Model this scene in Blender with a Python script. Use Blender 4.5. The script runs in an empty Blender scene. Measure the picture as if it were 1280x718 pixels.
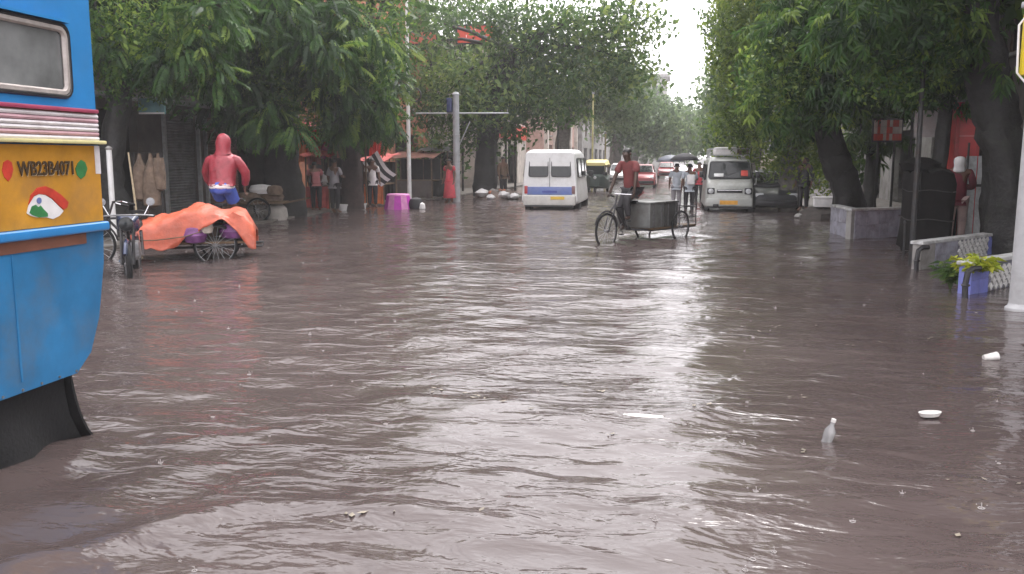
import bpy, bmesh, math, random
import numpy as np
from mathutils import Vector, Matrix

random.seed(7)
RNG = np.random.default_rng(11)
R = math.radians
SC = bpy.context.scene
COL = SC.collection

# ------------------------------------------------------------------ camera
CAM_H = 1.7                      # metres above the flood water
FPX = 1108.0                     # focal length in photograph pixels (1280 wide)
YAW = math.atan(200 / FPX)       # street runs along +Y, camera turned a little left of it
PITCH = math.atan(161 / FPX)     # looking slightly down
cam_data = bpy.data.cameras.new('camera')
cam_data.sensor_width = 36.0
cam_data.lens = 36.0 * FPX / 1280
cam_data.clip_end = 4000
cam = bpy.data.objects.new('camera', cam_data)
COL.objects.link(cam)
cam.location = (0, 0, CAM_H)
cam.rotation_euler = (R(90) - PITCH, 0, YAW)
SC.camera = cam

# ------------------------------------------------------------------ sky and sun (overcast, raining)
SUN_EL, SUN_AZ = R(58), R(20)
world = bpy.data.worlds.new('World')
SC.world = world
world.use_nodes = True
nt = world.node_tree
nt.nodes.clear()
w_out = nt.nodes.new('ShaderNodeOutputWorld')
w_bg = nt.nodes.new('ShaderNodeBackground')
w_sky = nt.nodes.new('ShaderNodeTexSky')
w_sky.sky_type = 'NISHITA'
w_sky.sun_disc = False
w_sky.sun_elevation = SUN_EL
w_sky.sun_rotation = SUN_AZ
w_sky.air_density = 1.0
w_sky.dust_density = 6.0
w_sky.ozone_density = 1.0
w_hsv = nt.nodes.new('ShaderNodeHueSaturation')
w_hsv.inputs['Saturation'].default_value = 0.12
w_mix = nt.nodes.new('ShaderNodeMix')
w_mix.data_type = 'RGBA'
w_mix.inputs[0].default_value = 0.72
w_mix.inputs[7].default_value = (17.5, 17.0, 17.6, 1)   # the even white of the rain cloud
nt.links.new(w_sky.outputs[0], w_hsv.inputs['Color'])
nt.links.new(w_hsv.outputs[0], w_mix.inputs[6])
nt.links.new(w_mix.outputs[2], w_bg.inputs['Color'])
w_bg.inputs['Strength'].default_value = 0.1
nt.links.new(w_bg.outputs[0], w_out.inputs['Surface'])

sun_data = bpy.data.lights.new('sun', 'SUN')
sun_data.energy = 1.2
sun_data.angle = R(25)
sun_data.color = (1.0, 0.97, 0.93)
sun = bpy.data.objects.new('sun', sun_data)
COL.objects.link(sun)
sun.rotation_euler = (R(90) - SUN_EL, 0, R(180) - SUN_AZ)

SC.view_settings.view_transform = 'Standard'
SC.view_settings.look = 'None'
SC.view_settings.gamma = 1
SC.view_settings.exposure = 1.13
SC.view_settings.use_curve_mapping = False
HAZE_DENSITY = 0.0012
SC.cycles.max_bounces = 6
SC.cycles.diffuse_bounces = 3
SC.cycles.glossy_bounces = 3
SC.cycles.transmission_bounces = 3
SC.cycles.volume_bounces = 1
SC.cycles.caustics_reflective = False
SC.cycles.caustics_refractive = False
SC.cycles.use_denoising = True

# ------------------------------------------------------------------ pixel of the photograph -> real place at a chosen depth
_f = Vector((-math.sin(YAW) * math.cos(PITCH), math.cos(YAW) * math.cos(PITCH), -math.sin(PITCH)))
_r = Vector((math.cos(YAW), math.sin(YAW), 0))
_u = _r.cross(_f)
def ray(px, py): return _f + _r * ((px - 640) / FPX) - _u * ((py - 359) / FPX)
def on_z(px, py, z=0.0):
    d = ray(px, py); return Vector((0, 0, CAM_H)) + d * ((z - CAM_H) / d.z)
def at(px, py, Y):
    d = ray(px, py); return Vector((0, 0, CAM_H)) + d * (Y / d.y)
def on_x(px, py, X):
    d = ray(px, py); return Vector((0, 0, CAM_H)) + d * (X / d.x)

# ------------------------------------------------------------------ materials
MATS = {}
def mat(name, col, rough=0.6, metal=0.0, var=0.25, scale=6.0, bump=0.0, bscale=40.0, spec=0.5, dirt=None, dirt_amt=0.0, coat=0.0):
    if name in MATS: return MATS[name]
    m = bpy.data.materials.new(name); m.use_nodes = True
    n, l = m.node_tree.nodes, m.node_tree.links
    b = n['Principled BSDF']
    b.inputs['Roughness'].default_value = rough
    b.inputs['Metallic'].default_value = metal
    b.inputs['Specular IOR Level'].default_value = spec
    if coat: b.inputs['Coat Weight'].default_value = coat; b.inputs['Coat Roughness'].default_value = 0.08
    tc = n.new('ShaderNodeTexCoord'); oi = n.new('ShaderNodeObjectInfo')
    off = n.new('ShaderNodeVectorMath'); off.operation = 'ADD'
    sc_ = n.new('ShaderNodeMath'); sc_.operation = 'MULTIPLY'; sc_.inputs[1].default_value = 17.0
    l.new(oi.outputs['Random'], sc_.inputs[0]); l.new(tc.outputs['Object'], off.inputs[0]); l.new(sc_.outputs[0], off.inputs[1])
    nz = n.new('ShaderNodeTexNoise'); nz.inputs['Scale'].default_value = scale; nz.inputs['Detail'].default_value = 6; nz.inputs['Roughness'].default_value = 0.62
    l.new(off.outputs[0], nz.inputs['Vector'])
    rmp = n.new('ShaderNodeValToRGB')
    c0 = [max(0, c * (1 - var)) for c in col]; c1 = [min(1, c * (1 + var)) for c in col]
    rmp.color_ramp.elements[0].position = 0.3; rmp.color_ramp.elements[1].position = 0.7
    rmp.color_ramp.elements[0].color = (*c0, 1); rmp.color_ramp.elements[1].color = (*c1, 1)
    l.new(nz.outputs['Fac'], rmp.inputs[0])
    out = rmp.outputs[0]
    if dirt_amt > 0:
        n2 = n.new('ShaderNodeTexNoise'); n2.inputs['Scale'].default_value = scale * 0.6; n2.inputs['Detail'].default_value = 8; n2.inputs['Roughness'].default_value = 0.7
        l.new(off.outputs[0], n2.inputs['Vector'])
        r2 = n.new('ShaderNodeValToRGB'); r2.color_ramp.elements[0].position = 0.48; r2.color_ramp.elements[1].position = 0.68
        r2.color_ramp.elements[0].color = (0, 0, 0, 1); r2.color_ramp.elements[1].color = (dirt_amt,) * 3 + (1,)
        l.new(n2.outputs['Fac'], r2.inputs[0])
        mx = n.new('ShaderNodeMix'); mx.data_type = 'RGBA'
        l.new(r2.outputs[0], mx.inputs[0]); l.new(out, mx.inputs[6]); mx.inputs[7].default_value = (*(dirt or (0.09, 0.07, 0.055)), 1)
        out = mx.outputs[2]
        mr = n.new('ShaderNodeMapRange'); mr.inputs['To Min'].default_value = rough; mr.inputs['To Max'].default_value = min(1, rough + 0.35)
        l.new(r2.outputs[0], mr.inputs['Value']); l.new(mr.outputs[0], b.inputs['Roughness'])
    l.new(out, b.inputs['Base Color'])
    if bump > 0:
        n3 = n.new('ShaderNodeTexNoise'); n3.inputs['Scale'].default_value = bscale; n3.inputs['Detail'].default_value = 5
        l.new(off.outputs[0], n3.inputs['Vector'])
        bp = n.new('ShaderNodeBump'); bp.inputs['Strength'].default_value = bump; bp.inputs['Distance'].default_value = 0.02
        l.new(n3.outputs['Fac'], bp.inputs['Height']); l.new(bp.outputs[0], b.inputs['Normal'])
    MATS[name] = m
    return m

def leaf_mat(name, dark, mid, light, rough=0.42, trans=0.38):
    m = bpy.data.materials.new(name); m.use_nodes = True
    n, l = m.node_tree.nodes, m.node_tree.links
    b = n['Principled BSDF']; b.inputs['Roughness'].default_value = rough; b.inputs['Specular IOR Level'].default_value = 0.3
    at_ = n.new('ShaderNodeAttribute'); at_.attribute_name = 'tint'
    r = n.new('ShaderNodeValToRGB')
    r.color_ramp.elements[0].color = (*dark, 1); r.color_ramp.elements[1].color = (*light, 1)
    e = r.color_ramp.elements.new(0.55); e.color = (*mid, 1)
    l.new(at_.outputs['Fac'], r.inputs[0]); l.new(r.outputs[0], b.inputs['Base Color'])
    t = n.new('ShaderNodeBsdfTranslucent'); hs = n.new('ShaderNodeHueSaturation'); hs.inputs['Value'].default_value = 1.5; hs.inputs['Hue'].default_value = 0.485
    l.new(r.outputs[0], hs.inputs['Color']); l.new(hs.outputs[0], t.inputs['Color'])
    mx = n.new('ShaderNodeMixShader'); mx.inputs[0].default_value = trans
    l.new(b.outputs[0], mx.inputs[1]); l.new(t.outputs[0], mx.inputs[2]); l.new(mx.outputs[0], n['Material Output'].inputs['Surface'])
    return m

# ------------------------------------------------------------------ object helpers
def link(o):
    COL.objects.link(o); return o
def props(o, label=None, cat=None, group=None, kind=None):
    if label: o['label'] = label
    if cat: o['category'] = cat
    if group: o['group'] = group
    if kind: o['kind'] = kind
    return o
def thing(name, label, cat, loc=(0, 0, 0), rz=0.0, group=None):
    o = bpy.data.objects.new(name, None); o.empty_display_size = 0.2
    link(o); o.location = loc; o.rotation_euler = (0, 0, rz)
    return props(o, label, cat, group)
def copy_tree(o, parent=None):
    c = o.copy(); link(c); c.parent = parent
    for ch in [x for x in bpy.data.objects if x.parent == o]: copy_tree(ch, c)
    return c

class MB:
    """collects shapes and links them as one mesh object"""
    def __init__(s): s.v = []; s.f = []
    def add(s, vs, fs, M=None):
        k = len(s.v)
        s.v += [tuple(M @ Vector(p)) if M else tuple(p) for p in vs]
        s.f += [tuple(i + k for i in f) for f in fs]
        return s
    def box(s, c, d, rz=0.0, ry=0.0, rx=0.0):
        x, y, z = (q / 2 for q in d)
        vs = [(-x, -y, -z), (x, -y, -z), (x, y, -z), (-x, y, -z), (-x, -y, z), (x, -y, z), (x, y, z), (-x, y, z)]
        fs = [(3, 2, 1, 0), (4, 5, 6, 7), (0, 1, 5, 4), (1, 2, 6, 5), (2, 3, 7, 6), (3, 0, 4, 7)]
        M = Matrix.Translation(c) @ Matrix.Rotation(rz, 4, 'Z') @ Matrix.Rotation(ry, 4, 'Y') @ Matrix.Rotation(rx, 4, 'X')
        return s.add(vs, fs, M)
    def rbox(s, c, d, bev=0.02, seg=2, rz=0.0, ry=0.0, rx=0.0):
        bm = bmesh.new(); bmesh.ops.create_cube(bm, size=1.0)
        for v in bm.verts: v.co = Vector((v.co.x * d[0], v.co.y * d[1], v.co.z * d[2]))
        bmesh.ops.bevel(bm, geom=bm.edges[:], offset=min(bev, min(d) * 0.45), segments=seg, profile=0.6, affect='EDGES')
        M = Matrix.Translation(c) @ Matrix.Rotation(rz, 4, 'Z') @ Matrix.Rotation(ry, 4, 'Y') @ Matrix.Rotation(rx, 4, 'X')
        bm.verts.index_update()
        s.add([v.co for v in bm.verts], [[v.index for v in f.verts] for f in bm.faces], M); bm.free()
        return s
    def tube(s, pts, rad, n=8, closed=False, cap=True, flat=1.0):
        pts = [Vector(p) for p in pts]; m = len(pts)
        if not hasattr(rad, '__len__'): rad = [rad] * m
        k = len(s.v); prev = None
        for i, p in enumerate(pts):
            a = pts[i - 1] if (i or closed) else p; b = pts[(i + 1) % m] if (i < m - 1 or closed) else p
            t = (b - a)
            if t.length < 1e-9: t = Vector((0, 0, 1))
            t.normalize()
            if prev is None:
                up = Vector((0, 0, 1)) if abs(t.z) < 0.9 else Vector((1, 0, 0))
                x = t.cross(up).normalized()
            else:
                x = (prev - t * prev.dot(t))
                x = x.normalized() if x.length > 1e-6 else t.orthogonal().normalized()
            prev = x; y = t.cross(x)
            for j in range(n):
                a_ = 2 * math.pi * j / n
                s.v.append(tuple(p + x * (math.cos(a_) * rad[i]) + y * (math.sin(a_) * rad[i] * flat)))
        rr = m if closed else m - 1
        for i in range(rr):
            for j in range(n):
                a0 = k + i * n + j; a1 = k + i * n + (j + 1) % n
                b0 = k + ((i + 1) % m) * n + j; b1 = k + ((i + 1) % m) * n + (j + 1) % n
                s.f.append((a0, a1, b1, b0))
        if cap and not closed:
            s.f.append(tuple(k + j for j in range(n))[::-1]); s.f.append(tuple(k + (m - 1) * n + j for j in range(n)))
        return s
    def ring(s, c, r, tr, axis='Y', n=20, k=6, a0=0.0, a1=2 * math.pi):
        full = abs(a1 - a0 - 2 * math.pi) < 1e-6
        pts = []
        for i in range(n if full else n + 1):
            a = a0 + (a1 - a0) * i / n
            ca, sa = math.cos(a) * r, math.sin(a) * r
            pts.append({'Y': (c[0] + ca, c[1], c[2] + sa), 'X': (c[0], c[1] + ca, c[2] + sa), 'Z': (c[0] + ca, c[1] + sa, c[2])}[axis])
        return s.tube(pts, tr, k, closed=full)
    def cyl(s, a, b, r, n=12, r2=None): return s.tube([a, b], [r, r if r2 is None else r2], n)
    def lathe(s, prof, n=14, M=None):
        vs = []; fs = []; m = len(prof)
        for r_, z in prof:
            for j in range(n): vs.append((r_ * math.cos(2 * math.pi * j / n), r_ * math.sin(2 * math.pi * j / n), z))
        for i in range(m - 1):
            for j in range(n): fs.append((i * n + j, i * n + (j + 1) % n, (i + 1) * n + (j + 1) % n, (i + 1) * n + j))
        fs.append(tuple(range(n))[::-1]); fs.append(tuple((m - 1) * n + j for j in range(n)))
        return s.add(vs, fs, M)
    def loft(s, rings, cap=True):
        n = len(rings[0]); k = len(s.v)
        for r_ in rings: s.v += [tuple(p) for p in r_]
        for i in range(len(rings) - 1):
            for j in range(n): s.f.append((k + i * n + j, k + i * n + (j + 1) % n, k + (i + 1) * n + (j + 1) % n, k + (i + 1) * n + j))
        if cap:
            s.f.append(tuple(k + j for j in range(n))[::-1]); s.f.append(tuple(k + (len(rings) - 1) * n + j for j in range(n)))
        return s
    def prism(s, poly, d0, d1, axis='Y'):
        """polygon in the plane across `axis`, pushed from d0 to d1 along it"""
        def P(a, b, d): return {'Y': (a, d, b), 'X': (d, a, b), 'Z': (a, b, d)}[axis]
        n = len(poly)
        vs = [P(a, b, d0) for a, b in poly] + [P(a, b, d1) for a, b in poly]
        fs = [tuple(range(n)), tuple(range(2 * n - 1, n - 1, -1))] + [(i, n + i, n + (i + 1) % n, (i + 1) % n) for i in range(n)]
        return s.add(vs, fs)
    def build(s, name, m, parent=None, smooth=True, off=None, angle=35):
        me = bpy.data.meshes.new(name)
        vs = s.v if off is None else [(a - off[0], b - off[1], c - off[2]) for a, b, c in s.v]
        me.from_pydata(vs, [], s.f)
        bm = bmesh.new(); bm.from_mesh(me)
        bmesh.ops.recalc_face_normals(bm, faces=bm.faces[:]); bm.to_mesh(me); bm.free()
        me.materials.append(m)
        if smooth:
            me.shade_smooth()
            try: me.set_sharp_from_angle(angle=R(angle))
            except Exception: pass
        o = link(bpy.data.objects.new(name, me))
        if parent is not None: o.parent = parent
        return o

def mesh_obj(name, me, m, parent=None):
    me.name = name
    if not me.materials: me.materials.append(m)
    o = link(bpy.data.objects.new(name, me)); o.parent = parent
    return o
def poly_round(y0, y1, z0, z1, r, n=4):
    pts = []
    for cx, cy, a in ((y1 - r, z1 - r, 0), (y0 + r, z1 - r, 90), (y0 + r, z0 + r, 180), (y1 - r, z0 + r, 270)):
        for i in range(n + 1):
            t = R(a + 90 * i / n); pts.append((cx + r * math.cos(t), cy + r * math.sin(t)))
    return pts

# shared materials
M_rubber = mat('rubber', (0.007, 0.007, 0.008), 0.85, var=0.3, scale=20, bump=0.3)
M_chrome = mat('chrome', (0.6, 0.6, 0.62), 0.22, 1.0, var=0.1)
M_steel = mat('worn_steel', (0.22, 0.22, 0.23), 0.45, 0.7, var=0.3, scale=14, dirt_amt=0.7)
M_black = mat('black_paint', (0.015, 0.015, 0.018), 0.35, var=0.3, scale=12, dirt_amt=0.35, dirt=(0.06, 0.05, 0.045))
M_glass = mat('dark_glass', (0.02, 0.023, 0.025), 0.08, var=0.2, spec=0.4)
M_wood = mat('old_wood', (0.13, 0.085, 0.05), 0.75, var=0.4, scale=9, bump=0.4)
M_white = mat('white_paint', (0.78, 0.78, 0.78), 0.35, var=0.06, scale=5, dirt_amt=0.25, dirt=(0.33, 0.3, 0.27))
M_skin = mat('brown_skin', (0.14, 0.07, 0.045), 0.5, var=0.12, scale=10)
M_hair = mat('black_hair', (0.01, 0.009, 0.009), 0.5, var=0.3, scale=40)
M_bark = mat('wet_bark', (0.015, 0.014, 0.014), 0.62, var=0.6, scale=9, bump=1.0, bscale=18, dirt_amt=.7, dirt=(.04, .042, .034))
M_barkbr = mat('brown_bark', (0.05, 0.032, 0.028), 0.7, var=0.45, scale=9, bump=0.9, bscale=26)
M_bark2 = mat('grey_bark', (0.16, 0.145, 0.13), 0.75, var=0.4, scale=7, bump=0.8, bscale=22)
M_conc = mat('concrete', (0.3, 0.29, 0.28), 0.75, var=0.25, scale=4, bump=0.3, dirt_amt=0.5)
M_iron = mat('dark_iron', (0.03, 0.03, 0.032), 0.55, 0.3, var=0.4, scale=16, dirt_amt=0.4, dirt=(0.08, 0.05, 0.035))
M_galv = mat('galvanised', (0.42, 0.43, 0.44), 0.5, 0.3, var=0.2, scale=10, dirt_amt=0.3)
M_red = mat('red_plastic_cloth', (0.55, 0.06, 0.045), 0.5, var=0.25, scale=5, bump=0.25, bscale=9)
M_plate = mat('yellow_plate', (0.75, 0.5, 0.06), 0.4, var=0.08)
M_lampglass = mat('headlamp_glass', (0.55, 0.56, 0.58), 0.08, var=0.1)
M_tail = mat('tail_lamp', (0.4, 0.02, 0.02), 0.15, var=0.15)

# ================================================================== SETTING: ground, water, pavements
M_ground = mat('street_asphalt', (0.05, 0.048, 0.046), 0.8, var=0.3, scale=0.8)
g = MB(); prof_ = [(-900, -.28), (-10.5, -.28), (-8.5, -.14), (-6, -.13), (-4.8, -.2), (-3, -.2), (-2.2, -.12), (.6, -.12), (1.0, -.2), (2.6, -.22), (6, -.28), (900, -.28)]   # cambered road
for x_, z_ in prof_: g.v += [(x_, -300, z_), (x_, 2500, z_)]
g.f += [(2 * i, 2 * i + 2, 2 * i + 3, 2 * i + 1) for i in range(len(prof_) - 1)]
props(g.build('ground', M_ground, smooth=False), kind='structure')

def water_material():
    m = bpy.data.materials.new('muddy_flood_water'); m.use_nodes = True
    n, l = m.node_tree.nodes, m.node_tree.links
    b = n['Principled BSDF']
    b.inputs['Roughness'].default_value = 0.075; b.inputs['IOR'].default_value = 1.42
    tc = n.new('ShaderNodeTexCoord')
    nz = n.new('ShaderNodeTexNoise'); nz.inputs['Scale'].default_value = 0.35; nz.inputs['Detail'].default_value = 5
    l.new(tc.outputs['Object'], nz.inputs['Vector'])
    r = n.new('ShaderNodeValToRGB'); r.color_ramp.elements[0].position = 0.3; r.color_ramp.elements[1].position = 0.72
    r.color_ramp.elements[0].color = (0.064, 0.048, 0.046, 1); r.color_ramp.elements[1].color = (0.108, 0.085, 0.082, 1)
    l.new(nz.outputs['Fac'], r.inputs[0]); l.new(r.outputs[0], b.inputs['Base Color'])
    mp = n.new('ShaderNodeMapping'); mp.inputs['Scale'].default_value = (1.0, 2.1, 1.0); mp.inputs['Rotation'].default_value = (0, 0, R(12))
    l.new(tc.outputs['Object'], mp.inputs['Vector'])
    n1 = n.new('ShaderNodeTexNoise'); n1.inputs['Scale'].default_value = 2.6; n1.inputs['Detail'].default_value = 3; n1.inputs['Distortion'].default_value = 0.6
    n2 = n.new('ShaderNodeTexNoise'); n2.inputs['Scale'].default_value = 11.0; n2.inputs['Detail'].default_value = 3; n2.inputs['Distortion'].default_value = 0.4
    l.new(mp.outputs[0], n1.inputs['Vector']); l.new(mp.outputs[0], n2.inputs['Vector'])
    a1 = n.new('ShaderNodeMath'); a1.operation = 'MULTIPLY_ADD'; a1.inputs[1].default_value = 0.13
    l.new(n2.outputs['Fac'], a1.inputs[0]); l.new(n1.outputs['Fac'], a1.inputs[2])
    bp = n.new('ShaderNodeBump'); bp.inputs['Distance'].default_value = 0.042
    n4 = n.new('ShaderNodeTexNoise'); n4.inputs['Scale'].default_value = 0.45; n4.inputs['Detail'].default_value = 3     # calm and rain-beaten patches
    l.new(mp.outputs[0], n4.inputs['Vector'])
    mr = n.new('ShaderNodeMapRange'); mr.inputs['From Min'].default_value = 0.36; mr.inputs['From Max'].default_value = 0.62; mr.inputs['To Min'].default_value = 0.3; mr.inputs['To Max'].default_value = 1.0
    l.new(n4.outputs['Fac'], mr.inputs['Value']); l.new(mr.outputs[0], bp.inputs['Strength'])
    l.new(a1.outputs[0], bp.inputs['Height']); l.new(bp.outputs[0], b.inputs['Normal'])
    return m

def wave_height(X, Y):
    rng = np.random.default_rng(5)
    Z = np.zeros_like(X)
    for lam, amp, k in ((2.6, 0.0150, 6), (1.2, 0.0095, 7), (0.65, 0.0058, 8), (0.34, 0.0016, 7)):
        for i in range(k):
            a = R(90) + rng.normal(0, 0.62)
            L = lam * rng.uniform(0.75, 1.3)
            kx, ky = math.cos(a) * 2 * math.pi / L, math.sin(a) * 2 * math.pi / L
            mk = 0.55 + 0.45 * np.sin(X * rng.uniform(0.25, 0.9) + rng.uniform(0, 6.28)) * np.sin(Y * rng.uniform(0.2, 0.7) + rng.uniform(0, 6.28))
            s = np.sin(kx * X + ky * Y + rng.uniform(0, 6.28) + 0.7 * np.sin(X * 0.8 + i) + 0.5 * np.sin(Y * 0.6 + 2 * i))
            Z += amp * rng.uniform(0.5, 1.2) * mk * (1 - 1.25 * np.abs(s) ** 1.3 if i % 2 else s) / 1.6
    # wake rolling off the bus, and rings round the three-wheelers
    def ridge(pts, w, h):
        out = np.zeros_like(X)
        for (xa, ya), (xb, yb) in zip(pts[:-1], pts[1:]):
            dx, dy = xb - xa, yb - ya
            t = np.clip(((X - xa) * dx + (Y - ya) * dy) / (dx * dx + dy * dy), 0, 1)
            d = np.hypot(X - xa - t * dx, Y - ya - t * dy)
            out = np.maximum(out, h * np.exp(-(d / w) ** 2))
        return out
    P = [tuple(on_z(px, py))[:2] for px, py in ((20, 712), (110, 690), (215, 662), (300, 638), (400, 636), (500, 644), (590, 652))]
    Z += ridge(P, 0.10, 0.030)
    P = [tuple(on_z(px, py))[:2] for px, py in ((110, 552), (200, 560), (290, 548), (380, 536))]
    Z += ridge(P, 0.10, 0.018)
    for cx, cy, fall in ((-1.3, 17.8, 1.3), (0.2, 19.6, 1.3), (-4.0, 29.2, 2.0), (1.8, 28.8, 2.0), (-7.2, 13.8, 1.2), (-3.55, 4.3, 1.0)):
        d = np.hypot(X - cx, Y - cy); Z += 0.02 * np.sin(d * 9.0) * np.exp(-d / fall)
    return Z * np.exp(-np.maximum(Y - 35, 0) / 60.0)

def build_water():
    xs = np.concatenate([np.linspace(-24, -11, 40)[:-1], np.linspace(-11, 6, 300)[:-1], np.linspace(6, 14, 25)])
    ys = [-14.0]
    while ys[-1] < 230:
        y = ys[-1]
        ys.append(y + (0.5 if y < 1 else max(0.034, 0.0045 * y) if y < 45 else 0.012 * y))
    ys = np.array(ys)
    X, Y = np.meshgrid(xs, ys); Z = wave_height(X, Y)
    nx, ny = len(xs), len(ys)
    me = bpy.data.meshes.new('flood_water')
    co = np.stack([X, Y, Z], -1).reshape(-1, 3)
    i = np.arange(nx * ny).reshape(ny, nx)
    q = np.stack([i[:-1, :-1], i[:-1, 1:], i[1:, 1:], i[1:, :-1]], -1).reshape(-1, 4)
    me.vertices.add(len(co)); me.vertices.foreach_set('co', co.ravel())
    me.loops.add(q.size); me.loops.foreach_set('vertex_index', q.ravel())
    me.polygons.add(len(q)); me.polygons.foreach_set('loop_start', np.arange(len(q)) * 4)
    me.update(); me.validate(); me.shade_smooth()
    me.materials.append(water_material())
    return props(link(bpy.data.objects.new('flood_water', me)), kind='structure')
build_water()

M_pave = mat('wet_paving', (0.16, 0.145, 0.13), 0.5, var=0.35, scale=3, bump=0.4, bscale=14, dirt_amt=0.5)
def pavement(name, outline, top):
    me = MB()
    me.prism(outline, -0.27, top, 'Z')
    return props(me.build(name, M_pave, smooth=False), kind='structure')
pavement('pavement_left', [(-30, -10), (-10.4, -10), (-10.3, 12), (-10.55, 22), (-10.9, 30), (-9.6, 38), (-9.0, 60), (-8.0, 90), (-7, 200), (-30, 200)], 0.06)
pavement('pavement_right', [(5.3, -10), (30, -10), (30, 200), (6.5, 200), (5.6, 90), (4.5, 40), (4.35, 27), (5.2, 21.5), (4.55, 17.6), (5.1, 12)], 0.09)

# ================================================================== TREES
def rotframes(d, roll):
    d = d / np.linalg.norm(d, axis=1, keepdims=True)
    up = np.tile(np.array([0, 0, 1.0]), (len(d), 1))
    y = np.cross(up, d); ln = np.linalg.norm(y, axis=1, keepdims=True); y = np.where(ln > 1e-4, y / np.maximum(ln, 1e-4), np.array([[1.0, 0, 0]]))
    z = np.cross(d, y)
    c, s = np.cos(roll)[:, None], np.sin(roll)[:, None]
    return np.stack([d, y * c + z * s, -y * s + z * c], axis=2)
def leaf(V, F, base, dirv, length, width, sag=0.2):
    d = np.array(dirv, float); d /= np.linalg.norm(d)
    side = np.cross([0, 0, 1.0], d); side /= max(1e-6, np.linalg.norm(side))
    b = np.array(base, float); k = len(V)
    mid = b + d * length * 0.45
    V += [b, mid + side * width / 2 + [0, 0, 0.18 * width], b + d * length + [0, 0, -sag * length], mid - side * width / 2 + [0, 0, 0.18 * width]]
    F += [(k, k + 1, k + 2), (k, k + 2, k + 3)]
def template(kind):
    V, F = [], []; rg = np.random.default_rng(3)
    if kind == 'pinnate':
        L = 0.62
        for i in range(8):
            t = (i + 0.6) / 8; x = t * L; z = -0.30 * t * t * L
            for sgn in (1, -1): leaf(V, F, (x, 0, z), (0.62, sgn * 0.75, -0.28 - 0.3 * t), 0.19 * (1.05 - 0.45 * abs(t - 0.45)), 0.082, 0.18)
        leaf(V, F, (L, 0, -0.3 * L), (1, 0, -0.7), 0.16, 0.055)
    elif kind == 'long':
        for i in range(11):
            a = 2 * math.pi * i / 11 * 1.618; t = rg.uniform(0, 0.3)
            leaf(V, F, (t, 0, 0), (0.7 + rg.uniform(-.3, .3), 0.8 * math.cos(a), 0.5 * math.sin(a) - 0.45), rg.uniform(0.2, 0.3), 0.065, 0.35)
    elif kind == 'small':
        for i in range(12):
            p = rg.normal(0, 0.16, 3); d = rg.normal(0, 1, 3); d[2] -= 0.3
            leaf(V, F, p + [0.15, 0, 0], d, rg.uniform(0.12, 0.18), 0.085, 0.15)
    elif kind == 'coarse':
        for i in range(9):
            p = rg.normal(0, 0.28, 3); d = rg.normal(0, 1, 3); d[2] -= 0.3
            leaf(V, F, p + [0.15, 0, 0], d, rg.uniform(0.24, 0.36), 0.17, 0.15)
    return np.array(V), np.array(F)
TPL = {k: template(k) for k in ('pinnate', 'long', 'small', 'coarse')}

def crown_mesh(groups, name, m, parent, off):
    """groups: list of (kind, clumps, density, scale, droop); a clump is (x, y, z, r)"""
    AV, AF, AT = [], [], []; base = 0
    for kind, clumps, dens, scl, droop in groups:
        TV, TF = TPL[kind]
        for cl in clumps:
            x, y, z, r = cl[:4]; bias = cl[4] if len(cl) > 4 else 0.0
            n = max(6, int(dens * r * r))
            u = RNG.normal(size=(n, 3)); u /= np.linalg.norm(u, axis=1, keepdims=True)
            rad = r * RNG.uniform(0.25, 1.0, (n, 1)) ** 0.6
            sq = np.array([1.0, 1.0, 0.72])
            p = u * rad * sq + [x, y, z] + RNG.normal(0, 0.06 * r, (n, 3))
            d = u * [1, 1, 0.5] + RNG.normal(0, 0.35, (n, 3)); d[:, 2] -= droop
            Fm = rotframes(d, RNG.normal(0, 0.5, n))
            s = scl * RNG.uniform(0.7, 1.3, (n, 1, 1))
            V = np.einsum('nij,vj->nvi', Fm, TV) * s + p[:, None, :]
            tint = np.clip(RNG.normal(0.39, 0.23, (n, 1)) + RNG.normal(bias, 0.17) + RNG.normal(0, 0.07, (n, len(TV) // 4)).repeat(4, axis=1)[:, :len(TV)], 0, 1)
            AV.append(V.reshape(-1, 3)); AT.append(np.broadcast_to(tint, (n, len(TV))).ravel())
            idx = np.arange(n)[:, None, None] * len(TV) + TF[None] + base
            AF.append(idx.reshape(-1, 3)); base += n * len(TV)
    co = np.concatenate(AV) - np.array(off); fa = np.concatenate(AF); ti = np.concatenate(AT)
    me = bpy.data.meshes.new(name)
    me.vertices.add(len(co)); me.vertices.foreach_set('co', co.astype(np.float32).ravel())
    me.loops.add(fa.size); me.loops.foreach_set('vertex_index', fa.ravel().astype(np.int32))
    me.polygons.add(len(fa)); me.polygons.foreach_set('loop_start', (np.arange(len(fa)) * 3).astype(np.int32))
    me.update()
    a = me.attributes.new('tint', 'FLOAT', 'POINT'); a.data.foreach_set('value', ti.astype(np.float32))
    me.materials.append(m)
    o = link(bpy.data.objects.new('crown', me)); o.parent = parent
    return o
def wobble_path(a, b, n, amp, rg):
    a, b = Vector(a), Vector(b); out = []
    for i in range(n + 1):
        t = i / n; w = math.sin(math.pi * t) * amp
        out.append(a.lerp(b, t) + Vector((rg.uniform(-w, w), rg.uniform(-w, w), rg.uniform(-w, w) * 0.4)))
    return out
def rough_trunk(path, radii, rg, n=22):
    mb = MB(); mb.tube(path, radii, n)
    ph = [rg.uniform(0, 6.28) for _ in range(4)]
    m = len(path)
    for i in range(m):
        c = path[i]
        for j in range(n):
            a = 2 * math.pi * j / n
            k = 1 + 0.10 * math.sin(3 * a + ph[0] + i * 0.3) + 0.06 * math.sin(7 * a + ph[1] - i * 0.3) + rg.uniform(-.035, .035)
            v = Vector(mb.v[i * n + j]); mb.v[i * n + j] = tuple(c + (v - c) * k)
    return mb
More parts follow.
